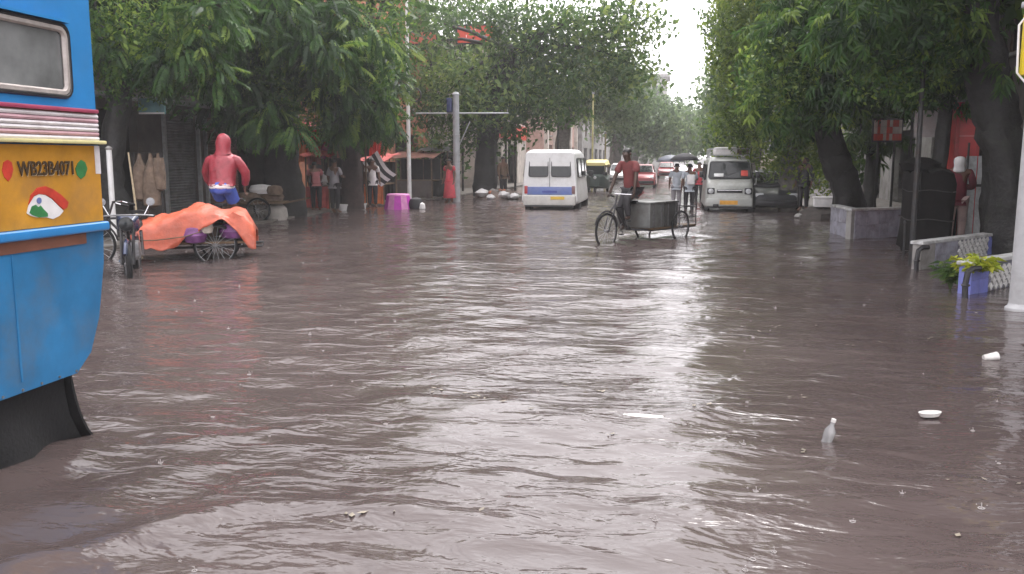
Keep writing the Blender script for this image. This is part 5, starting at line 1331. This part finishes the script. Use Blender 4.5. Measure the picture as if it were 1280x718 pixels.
prof_ = [(-.02, .985, .190, .235), (-.02, 1.0, .205, .25), (-.01, 1.08, .185, .235), (.02, 1.2, .178, .235), (.05, 1.32, .18, .25), (.08, 1.44, .178, .268), (.10, 1.53, .165, .275), (.115, 1.585, .135, .24), (.13, 1.62, .11, .17), (.14, 1.66, .095, .105)]
rc.loft([fold_ring(x, 0, z - .015 if k > 1 else z + .05, rx, ry, k) for k, (x, z, rx, ry) in enumerate(prof_)])
for s in (1, -1):
    pts = [Vector((.10, s * .18, 1.54)), Vector((.11, s * .25, 1.50)), Vector((.15, s * .31, 1.40)), Vector((.20, s * .37, 1.28)), Vector((.24, s * .36, 1.16)), Vector((.29, s * .325, 1.06))]
    rc.tube(pts, [.075, .092, .090, .086, .078, .062], 12)
rc.build('raincoat', M_rain, t, angle=70)
MB().loft([fold_ring(x, 0, z, rx, ry, k + 40, 20) for k, (x, z, rx, ry) in enumerate(((.12, 1.60, .13, .17), (.135, 1.67, .125, .135), (.14, 1.74, .130, .132), (.145, 1.82, .135, .138), (.15, 1.89, .125, .125), (.15, 1.95, .09, .09), (.14, 1.985, .03, .03)))]).build('hood', M_rain, t, angle=70)
sh = MB()
sh.loft([fold_ring(-.02, 0, z + .0, rx, ry, k + 20) for k, (z, rx, ry) in enumerate(((1.10, .165, .19), (1.04, .185, .21), (.97, .19, .215), (.92, .17, .20), (.88, .12, .15)))])
for s in (1, -1): sh.tube([Vector((.0, s * .10, 1.0)), Vector((.08, s * .11, .92)), Vector((.2, s * .125, .82 if s > 0 else .76))], [.12, .125, .115], 12)
sh.build('shorts', M_shorts, t, angle=70)
G = MB().lathe([(.17, .0), (.185, .03), (.18, .09), (.165, .1)], 16, Matrix.Translation((-.02, 0, .985)) @ Matrix.Diagonal((1.12, 1.25, .8, 1))).build('white_hem', M_cwhite, t)

# --- parked motorcycle squeezed between bus and tricycle
p = on_z(146, 346)
t = thing('motorcycle', 'dark motorcycle parked between the blue bus and the orange tarpaulin', 'motorcycle', (p.x - .1, p.y + .55, -.12), R(-62))
M_mblue = mat('motorcycle_dark_blue', (.02, .03, .07), .25, var=.2, coat=.5)
wheel(t, (.64, 0, .30), .30, .09, R(10), 16, tyre_t=.045); wheel(t, (-.64, 0, .30), .30, .10, 0, 16, tyre_t=.05)
MB().tube([(-.62, .0, .34), (-.25, 0, .42), (.1, 0, .40), (.42, 0, .80), (.05, 0, .72), (-.55, 0, .70), (-.72, 0, .72)], .028, 7).build('frame', M_black, t)
MB().loft([[(.42, y * .4, .80 + z * .5) for y, z in poly_round(-.13, .13, -.02, .18, .05)], [(.25, y, .80 + z) for y, z in poly_round(-.15, .15, -.06, .20, .06)], [(.0, y, .80 + z) for y, z in poly_round(-.13, .13, -.06, .15, .05)], [(-.1, y * .6, .78 + z * .6) for y, z in poly_round(-.13, .13, -.04, .1, .04)]]).build('fuel_tank', M_mblue, t)
MB().rbox((-.38, 0, .80), (.62, .24, .10), .04, 3).build('seat', M_rubber, t)
MB().rbox((.12, 0, .46), (.34, .26, .28), .05).build('engine', M_steel, t)
for s in (1, -1):
    MB().tube([(.64, s * .08, .30), (.46, s * .08, .86)], .022, 8).build('fork_leg', M_black, t); MB().tube([(-.64, s * .1, .32), (-.5, s * .1, .70)], .026, 8).build('shock_absorber', M_chrome, t)
hb = MB().tube([(.34, .36, .98), (.44, .2, 1.0), (.44, -.2, 1.0), (.34, -.36, .98)], .014, 7).build('handlebar', M_steel, t)
for s in (1, -1):
    m_ = MB().tube([(.40, s * .24, 1.0), (.38, s * .32, 1.16)], .008, 5).build('mirror', M_chrome, t); MB().lathe([(.01, -.012), (.06, -.008), (.06, .008), (.01, .012)], 12, Matrix.Translation((.38, s * .33, 1.19)) @ Matrix.Rotation(R(80), 4, 'Y')).build('mirror_glass', M_steel, m_)
    MB().cyl((.33, s * .37, .975), (.37, s * .25, .995), .02, 8).build('grip', M_rubber, hb)
hl = MB().lathe([(.02, -.08), (.09, -.05), (.105, .02), (.1, .04)], 14, Matrix.Translation((.54, 0, .88)) @ Matrix.Rotation(R(90), 4, 'Y')).build('headlight', M_black, t)
MB().lathe([(.02, .04), (.095, .041), (.06, .06), (.01, .065)], 14, Matrix.Translation((.54, 0, .88)) @ Matrix.Rotation(R(90), 4, 'Y')).build('lens', M_glass, hl)
MB().ring((.64, 0, .30), .345, .03, 'Y', 12, 6, R(30), R(165)).build('front_fender', M_mblue, t); MB().ring((-.64, 0, .30), .355, .035, 'Y', 12, 6, R(20), R(170)).build('rear_fender', M_mblue, t)
MB().tube([(.1, -.16, .30), (-.3, -.18, .26), (-.85, -.18, .34)], [.022, .03, .04], 9).build('exhaust', M_chrome, t)

# --- wooden handcart with sacks, left of the thick trunk
p = at(332, 268, 22.6)
t = thing('handcart', 'wooden handcart piled with brown sacks left of the thick dark trunk', 'handcart', (p.x - .1, p.y, .0), R(12))
for s in (1, -1): wheel(t, (0, s * .42, .32), .34, .05, 0, 12, tyre_t=.03)
MB().box((0, 0, .52), (1.3, .75, .05)).build('deck', M_wood, t, smooth=False)
for s in (1, -1): MB().tube([(-.6, s * .3, .48), (.65, s * .3, .50), (1.25, s * .24, .62)], .022, 7).build('shaft', M_wood, t)
M_sackpale = mat('pale_sack', (.42, .39, .36), .85, var=.2, scale=7, bump=.5, bscale=12)
for i, (x, y, z, s) in enumerate(((-.3, -.1, .66, .26), (.25, .1, .66, .28), (0, 0, .86, .27), (.4, -.15, .84, .18))):
    MB().lathe([(.03, -.13), (s * .85, -.11), (s, 0), (s * .8, .11), (.04, .14)], 12, Matrix.Translation((x, y, z)) @ Matrix.Diagonal((1.25, .85, 1, 1))).build('sack', M_sackbr if i != 2 else M_cwhite, t)
p = on_z(341, 277)
t = thing('cement_sack', 'pale lumpy sack at the water edge against the thick dark trunk', 'sack', (p.x, p.y + .3, 0))
MB().lathe([(.05, -.05), (.24, -.02), (.3, .14), (.27, .34), (.14, .46), (.05, .48)], 14, Matrix.Diagonal((1, .8, 1, 1))).build('sack', M_sackpale, t); MB().ring((0, 0, .46), .1, .02, 'Z', 12, 5).build('tied_neck', M_sackpale, t)

# ================================================================== POLES
def ground_pt(px, py): q = on_z(px, py); q.z = -.2; return q
p = on_z(512, 252)
t = thing('lamp_pole', 'thin white pole rising through the leaves behind the magenta table', 'pole', (p.x, p.y, 0))
MB().tube([(0, 0, -.2), (0, 0, 4), (.02, 0, 9.2)], [.085, .075, .055], 10).build('shaft', M_white, t)
MB().ring((.27, 0, 4.15), .26, .035, 'Y', 20, 6).build('cable_coil', M_black, t)
MB().tube([(.02, 0, 9.1), (.4, -.1, 9.5), (1.3, -.3, 9.6)], .035, 8).build('lamp_arm', M_white, t); MB().rbox((1.5, -.33, 9.58), (.6, .2, .12), .05).build('lamp_head', M_galv, t)
p = on_z(571, 253)
t = thing('utility_pole', 'stout grey pole with long horizontal crossarm beside the spreading tree', 'pole', (p.x, p.y, 0))
M_gpole = mat('grey_painted_pole', (.36, .37, .39), .5, var=.15, scale=5, dirt_amt=.3)
MB().tube([(0, 0, -.2), (0, 0, 2), (0, 0, 4.1)], [.145, .135, .125], 12).build('shaft', M_gpole, t); MB().lathe([(.13, 4.09), (.15, 4.12), (.1, 4.2), (.02, 4.22)], 12).build('cap', M_gpole, t)
MB().tube([(-1.6, 0, 3.42), (2.05, 0, 3.40)], .03, 8).build('crossarm', M_galv, t)
MB().rbox((-.24, -.05, 3.72), (.2, .2, .55), .03).build('junction_box', mat('navy_box', (.03, .04, .12), .5), t)
MB().tube([(.12, 0, 2.2), (.55, 0, 3.1)], .022, 7).build('brace', M_galv, t)
for z in (1.5, 2.6): MB().ring((0, 0, z), .14, .014, 'Z', 16, 5).build('clamp', M_galv, t)
for (px, py, Y, h, lab) in ((740, 236, 50, 5.2, 'slender pale lamp pole rising just right of the white van'), (756, 233, 56, 3.2, 'short pale pole beside the pink house corner'), (697, 236, 47, 6.0, 'black thin pole rising behind the white van roof')):
    q = at(px, py, Y); t = thing('lamp_pole', lab, 'pole', (q.x, q.y, 0))
    MB().tube([(0, 0, -.2), (0, 0, h)], [.06, .045], 8).build('shaft', M_iron if 'black' in lab else M_bcream, t); MB().lathe([(.05, h), (.09, h + .03), (.09, h + .12), (.02, h + .16)], 10).build('finial', M_galv, t)
p = on_z(1274, 388)
t = thing('light_pole', 'pale grey light pole with yellow box at the right edge', 'pole', (p.x + .0, p.y, 0))
M_lpole = mat('pale_grey_pole', (.40, .40, .41), .5, var=.12, scale=4, dirt_amt=.3)
MB().tube([(0, 0, -.25), (0, 0, 2), (.02, 0, 7.6)], [.115, .105, .08], 14).build('shaft', M_lpole, t)
MB().lathe([(.16, -.25), (.15, .03), (.125, .05), (.115, .08)], 14).build('base_collar', M_lpole, t)
yb = at(1288, 55, 10.6) - Vector((p.x, p.y, 0))
MB().rbox((yb.x, -.12, yb.z), (.13, .16, .66), .03).build('yellow_box', mat('yellow_box_paint', (.72, .55, .02), .4, var=.1, dirt_amt=.2), t)
MB().rbox((yb.x + .02, -.1, yb.z + .42), (.2, .2, .07), .02).build('bracket', M_galv, t)
MB().tube([(yb.x, -.1, yb.z + .36), (yb.x - .12, -.12, yb.z + .2), (yb.x - .1, -.11, yb.z - .3), (0, -.11, yb.z - .6)], .012, 6).build('cable', M_cwhite, t)
for (px, py, top, lab, rr) in ((1138, 331, 3.5, 'thin black iron post at the left end of the lattice planter', .045), (1128, 326, .62, 'short black iron stake beside the thin post', .022)):
    q = on_z(px, py); t = thing('iron_post', lab, 'post', (q.x, q.y, 0))
    MB().tube([(0, 0, -.25), (.01, 0, top / 2), (0, 0, top)], [rr, rr * .95, rr * .8], 8).build('shaft', M_iron, t); MB().lathe([(rr * .8, top), (rr * 1.3, top + .02), (rr * .4, top + .06)], 8).build('cap', M_iron, t)
# overhead cables on the left
for i, (a, b_, c) in enumerate((((-12.9, 12, 4.0), (-11.8, 30, 4.3), 'sagging pale cable strung over the dark shops'), ((-10.25, 34.1, 6.6), (-6.2, 54, 6.2), 'black cable running from the thin white pole down the street'))):
    a, b_ = Vector(a), Vector(b_); t = thing('overhead_cable', c, 'cable', a)
    MB().tube([a.lerp(b_, k / 20) - Vector((0, 0, 1.4 * (k / 20) * (1 - k / 20))) for k in range(21)], .014, 5).build('strand', M_galv if i == 0 else M_black, t, off=a)

# ================================================================== MORE PEOPLE
person('person in grey shirt and dark trousers standing by the red draped stall', (at(419, 262, 26.6).x, 26.6, -.02), R(70), M_grey, M_dkt, dict(elR=(.10, -.22, 1.16), wrR=(.28, -.12, 1.14)), sleeve=.9)
person('person in bright red dress standing against the stout crossarm pole', (at(562, 253, 33.2).x, 33.2, -.03), R(-110), M_sari, M_sari, skirt=M_sari, sleeve=.6)
person('person in maroon dress with white headscarf in front of the red booth', (at(1196, 260, 17.6).x, 17.6, .06), R(70), M_maroon, M_pinkp, dict(wrR=(.2, -.1, 1.1), elR=(.06, -.25, 1.12)), sleeve=1.0, skirt=None, scarf=M_cwhite)
person('person in dark coat on the right pavement between grey and leaning trunks', (at(1004, 258, 29.0).x, 29.0, .05), R(-120), M_dkgrey, M_dkt, sleeve=1.0, scarf=M_cblack)
person('person in brown standing beside the rubble heap near the pale house', (at(629, 244, 37.2).x, 37.2, .06), R(-40), mat('brown_shirt', (.12, .075, .05), .8, var=.3), M_dkt, sleeve=1.0)
person('person in red shirt walking between the umbrella and the silver minibus', (at(873, 250, 37.5).x, 37.5, -.15), R(-90), M_sari, M_dkt, dict(knL=(.1, .1, .5), anL=(.06, .1, .1)), sleeve=.6)
person('person in faded pink shirt bending over the goods at the red draped stall', (at(396, 262, 26.9).x, 26.9, -.02), R(120), mat('pink_shirt', (.45, .16, .17), .8, var=.2), M_dkt, dict(spine=(.06, 0, 1.1), chest=(.18, 0, 1.27), neck=(.26, 0, 1.38), jaw=(.31, 0, 1.44), head=(.32, 0, 1.51), crown=(.33, 0, 1.57), nose=(.40, 0, 1.45), shL=(.18, .18, 1.34), shR=(.18, -.18, 1.34), elL=(.32, .22, 1.1), elR=(.32, -.22, 1.1), wrL=(.45, .18, .92), wrR=(.45, -.18, .92)), sleeve=.7)
person('person in white shirt standing right of the brown trunk under the striped sheet', (at(466, 258, 29.2).x, 29.2, .0), R(-60), M_cwhite, M_dkt, sleeve=.7)
person('person in dark grey shirt half hidden between the two left trunks', (at(428, 260, 29.6).x, 29.6, .05), R(-100), M_dkgrey, M_grey, sleeve=.8)
for k, (px, Y, w_, h_, m_, lab) in enumerate(((392, 28.6, .5, .8, M_cred, 'faded red cloth hung on a line left of the brown trunk'), (408, 28.9, .4, .6, M_pink, 'pink cloth hung on a line left of the brown trunk'), (470, 31.0, .5, .55, M_red, 'bright red cloth hung on a line above the orange stall'), (377, 28.2, .35, .7, M_orange, 'orange cloth hung beside the thick dark trunk'))):
    q = at(px, 176, Y); t = thing('hanging_cloth', lab, 'cloth', (q.x, q.y, q.z - h_))
    cloth_panel(MB(), (-w_ / 2, 0, 0), (w_ / 2, 0, 0), h_, 0, .05).build('cloth', m_, t); MB().tube([(-w_ / 2 - .3, 0, h_ + .05), (0, 0, h_ + .01), (w_ / 2 + .3, 0, h_ + .05)], .008, 5).build('line', M_iron, t)
for k, (px, py, Y, m_, lab) in enumerate(((428, 263, 27.6, M_cwhite, 'white plastic tub on the water edge left of the brown trunk'), (452, 262, 28.4, M_cwhite, 'small white plastic tub right of the brown trunk foot'))):
    q = at(px, py, Y); t = thing('plastic_tub', lab, 'tub', (q.x, q.y, -.02)); MB().lathe([(.13, 0), (.17, .2), (.185, .21), (.185, .225), (.16, .22), (.12, .03)], 14).build('tub', m_, t); MB().ring((0, 0, .2), .185, .008, 'Z', 14, 5).build('rim', m_, t)
um = person('person in pale shirt with white bag walking away, dark trousers in the water', (at(861, 262, 30.2).x, 30.2, -.18), R(95), M_paleb, M_dkt, dict(elR=(.08, -.26, 1.15), wrR=(.24, -.20, 1.30), knL=(.1, .1, .5), anL=(.0, .11, .12)), sleeve=.8)
person('person in pale blue shirt close left of the white bag carrier', (at(845, 258, 32.0).x, 32.0, -.18), R(90), M_paleb, M_grey, sleeve=.8)
q = Vector(um.location)
t = thing('shoulder_bag', 'white shoulder bag on the back of the walker under the umbrella', 'bag', (q.x + .04, q.y - .2, 1.0))
MB().rbox((0, 0, 0), (.26, .12, .34), .06, 3).build('pouch', M_cwhite, t); MB().tube([(-.1, .04, .2), (-.06, .1, .42), (.08, .2, .46)], .014, 6).build('strap', M_cblack, t)
t = thing('umbrella', 'black open umbrella over the walkers left of the minibus', 'umbrella', (q.x - .18, q.y + .12, 1.05))
cn = MB(); rings = []
for k, (r_, z) in enumerate(((.03, .82), (.2, .79), (.36, .71), (.50, .58))):
    rings.append([(r_ * math.cos(2 * math.pi * i / 16) * (1 if i % 2 == 0 or k < 3 else .94), r_ * math.sin(2 * math.pi * i / 16) * (1 if i % 2 == 0 or k < 3 else .94), z) for i in range(16)])
cn.loft(rings, cap=False).build('canopy', M_cblack, t).modifiers.new('t', 'SOLIDIFY').thickness = .006
MB().cyl((0, 0, -.05), (0, 0, .88), .009, 6).build('shaft', M_steel, t); MB().tube([(0, 0, -.05), (0, 0, -.12), (.03, 0, -.16), (.06, 0, -.12)], .012, 6).build('handle', M_wood, t)
for i in range(8): MB().tube([(0, 0, .5), (.25 * math.cos(math.pi * i / 4), .25 * math.sin(math.pi * i / 4), .745)], .004, 4).build('stretcher', M_steel, t)
t = thing('umbrella', 'grey blue open umbrella just behind the black one', 'umbrella', (q.x - .65, q.y + 1.9, 1.0))
cn = MB(); cn.loft(rings, cap=False).build('canopy', mat('grey_umbrella', (.12, .13, .16), .5), t).modifiers.new('t', 'SOLIDIFY').thickness = .006
MB().cyl((0, 0, -.05), (0, 0, .88), .009, 6).build('shaft', M_steel, t); MB().tube([(0, 0, -.05), (0, 0, -.12), (.03, 0, -.16), (.06, 0, -.12)], .012, 6).build('handle', M_wood, t)

# ================================================================== HEAPS, BOXES, LITTER
def lump(mb, c, r, seed, sq=.7, n=10):
    rg = random.Random(seed); prof = []
    vs = []; fs = []; m_ = 6
    for i in range(m_ + 1):
        th = math.pi * i / m_
        for j in range(n):
            a = 2 * math.pi * j / n; k = r * (1 + rg.uniform(-.22, .22))
            vs.append((c[0] + k * math.sin(th) * math.cos(a), c[1] + k * math.sin(th) * math.sin(a), c[2] + k * sq * math.cos(th)))
    for i in range(m_):
        for j in range(n): fs.append((i * n + j, i * n + (j + 1) % n, (i + 1) * n + (j + 1) % n, (i + 1) * n + j))
    mb.add(vs, fs)
p = at(622, 250, 36.6)
t = thing('rubble_heap', 'rubble heap with white sacks below the pale house', 'rubble', (p.x, p.y, 0))
mb = MB(); lump(mb, (0, .4, -.05), 1.0, 5, .42, 16); mb.build('mound', mat('earth_rubble', (.17, .13, .11), .9, var=.4, scale=4, bump=.8, bscale=8), t)
rg = random.Random(8)
for i in range(26):
    mb = MB(); a = rg.uniform(0, 6.28); d = rg.uniform(.2, 1.15); lump(mb, (d * math.cos(a), .3 + d * math.sin(a) * .7, .40 * (1 - d / 1.3) + .02), rg.uniform(.06, .16), i, .7, 7); mb.build('stone', M_conc if i % 3 else M_wallor, t)
for (x, y, z, s) in ((-.62, -.25, .28, .26), (.32, -.35, .2, .24), (.75, -.2, .15, .2), (-.2, -.45, .1, .18)):
    mb = MB(); lump(mb, (x, y, z), s, int(x * 100), .6, 12); mb.build('white_sack', M_cwhite, t)
p = at(1028, 268, 26.2)
t = thing('foam_box', 'white foam box on the dark heap left of the leaning trunk', 'box', (p.x, p.y, .34))
MB().rbox((0, 0, .12), (.5, .36, .24), .02).build('tub', M_cwhite, t); MB().rbox((0, 0, .265), (.53, .39, .05), .015).build('lid', M_cwhite, t)
t = thing('debris_heap', 'dark debris heap under the white foam box at the water edge', 'debris', (p.x, p.y, 0))
mb = MB(); lump(mb, (0, .0, .02), .62, 15, .5, 14); mb.build('mound', mat('dark_earth', (.05, .042, .038), .9, var=.4, scale=5, bump=.8, bscale=8), t)
for i in range(12):
    mb = MB(); a = rg.uniform(0, 6.28); d = rg.uniform(.3, .75); lump(mb, (d * math.cos(a), d * math.sin(a), .06), rg.uniform(.07, .15), i + 60, .7, 7); mb.build('stone', M_conc, t)

M_foam = mat('white_foam', (.62, .6, .58), .6, var=.15, scale=20, dirt_amt=.5, dirt=(.3, .26, .23))
p = on_z(1162, 524)
t = thing('foam_tray', 'white foam tray floating on dark water at lower right', 'litter', (p.x, p.y, .025), R(25))
MB().loft([[(a * .8, b_ * .75, -.005) for a, b_ in disc(0, 0, .085, .045)], [(a, b_, .022) for a, b_ in disc(0, 0, .085, .045)], [(a * .93, b_ * .9, .022) for a, b_ in disc(0, 0, .085, .045)], [(a * .75, b_ * .7, .006) for a, b_ in disc(0, 0, .085, .045)]]).build('tray', M_foam, t)
p = on_z(1238, 450)
t = thing('paper_cup', 'crushed white paper cup floating near the right edge', 'litter', (p.x, p.y, .025), R(10))
MB().lathe([(.028, -.06), (.032, -.05), (.045, .05), (.048, .055), (.04, .05), (.025, -.04)], 14, Matrix.Rotation(R(82), 4, 'Y') @ Matrix.Diagonal((.8, 1, 1, 1))).build('cup', M_foam, t)
p = on_z(1030, 550)
t = thing('plastic_bottle', 'clear plastic bottle bobbing upright in dark water at lower centre right', 'litter', (p.x, p.y, -.075))
M_pet = mat('clear_plastic', (.55, .55, .55), .12, var=.1); M_pet.node_tree.nodes['Principled BSDF'].inputs['Transmission Weight'].default_value = .6
MB().lathe([(.02, 0), (.033, .01), (.034, .06), (.031, .08), (.034, .10), (.034, .14), (.014, .175), (.013, .195)], 14, Matrix.Rotation(R(14), 4, 'Y')).build('bottle', M_pet, t); MB().lathe([(.015, .195), (.015, .215), (.01, .217)], 12, Matrix.Rotation(R(14), 4, 'Y')).build('bottle_cap', M_foam, t)
p = on_z(808, 523)
t = thing('flat_white_strip', 'thin white strip lying flat on the bright water', 'litter', (p.x, p.y, .010), R(-8))
mb = MB(); pts = [(-.17, -.02), (-.08, -.045), (.05, -.04), (.17, -.05), (.18, .0), (.12, .03), (.0, .035), (-.1, .02)]  # flat irregular white shape laid on the water
mb.prism(pts, .004, .008, 'Z'); mb.build('sheet', M_foam, t, smooth=False); MB().tube([(-.15, -.01, .008), (0, -.02, .012), (.16, -.03, .008)], .004, 5).build('fold', M_foam, t)

# bits of leaf and scum drifting in loose lines
mb = MB(); rg = random.Random(33)
for k in range(26):
    y0_ = 3.2 + 12 * rg.random() ** 1.4; x0_ = rg.uniform(-.45 * y0_, .28 * y0_ + .5); a0_ = rg.uniform(-.5, .5)
    for i in range(rg.randint(2, 7)):
        d_ = rg.uniform(-.5, .5); x = x0_ + d_ * math.cos(a0_); y = y0_ + d_ * math.sin(a0_) + rg.uniform(-.06, .06)
        if x < -3.1 and y < 6: continue
        z = float(wave_height(np.array([x]), np.array([y]))[0]) + .006; s = rg.uniform(.012, .035); b2 = rg.uniform(0, 6.28)
        mb.v += [(x + s * math.cos(b2 + q_) * (1 if q_ in (0, math.pi) else .45), y + s * math.sin(b2 + q_) * (1 if q_ in (0, math.pi) else .45), z + (.004 if q_ == 0 else 0)) for q_ in (0, math.pi / 2, math.pi, 3 * math.pi / 2)]
        n0 = len(mb.v) - 4; mb.f.append((n0, n0 + 1, n0 + 2, n0 + 3))
props(mb.build('floating_leaf_litter', mat('drift_litter', (.20, .17, .13), .6, var=.6, scale=9), smooth=False), 'small leaves and scraps drifting on the flood water', None, None, 'stuff')

# raindrops striking the water
mb = MB(); rg = random.Random(21); Xs = []; 
for i in range(150):
    y = 2.8 + 16 * rg.random() ** 1.6; x = rg.uniform(-.62 * y - .3, .30 * y + .6)
    if x < -3.2 and y < 6: continue
    Xs.append((x, y))
zz = wave_height(np.array([q[0] for q in Xs]), np.array([q[1] for q in Xs]))
for (x, y), z in zip(Xs, zz):
    s = rg.uniform(.3, .85); z = float(z)
    mb.ring((x, y, z + .002), .018 * s, .0035 * s, 'Z', 8, 4)
    if rg.random() < .6: mb.tube([(x, y, z), (x + .002, y, z + .02 * s), (x, y, z + .035 * s)], [.005 * s, .003 * s, .0045 * s], 5)
    for k in range(3): a = rg.uniform(0, 6.28); mb.box((x + .03 * s * math.cos(a), y + .03 * s * math.sin(a), z + .02 * s * rg.random() + .006), (.005 * s,) * 3, a)
M_drop = mat('splash_water', (.36, .33, .32), .1, var=.05, spec=.6)
props(mb.build('raindrop_splashes', M_drop), 'tiny raindrop splashes scattered over the flood water', None, None, 'stuff')

# ================================================================== HAZE
M_haze = bpy.data.materials.new('rain_haze'); M_haze.use_nodes = True
n_ = M_haze.node_tree.nodes; n_.clear()
mo = n_.new('ShaderNodeOutputMaterial'); pv = n_.new('ShaderNodeVolumePrincipled')
pv.inputs['Color'].default_value = (.93, .93, .95, 1); pv.inputs['Density'].default_value = HAZE_DENSITY
pv.inputs['Anisotropy'].default_value = .3
M_haze.node_tree.links.new(pv.outputs[0], mo.inputs['Volume'])
hz = MB().box((0, 100, 11.0), (140, 260, 26)).build('haze', M_haze, smooth=False)
props(hz, 'thin pale rain haze filling the street', None, None, 'stuff')
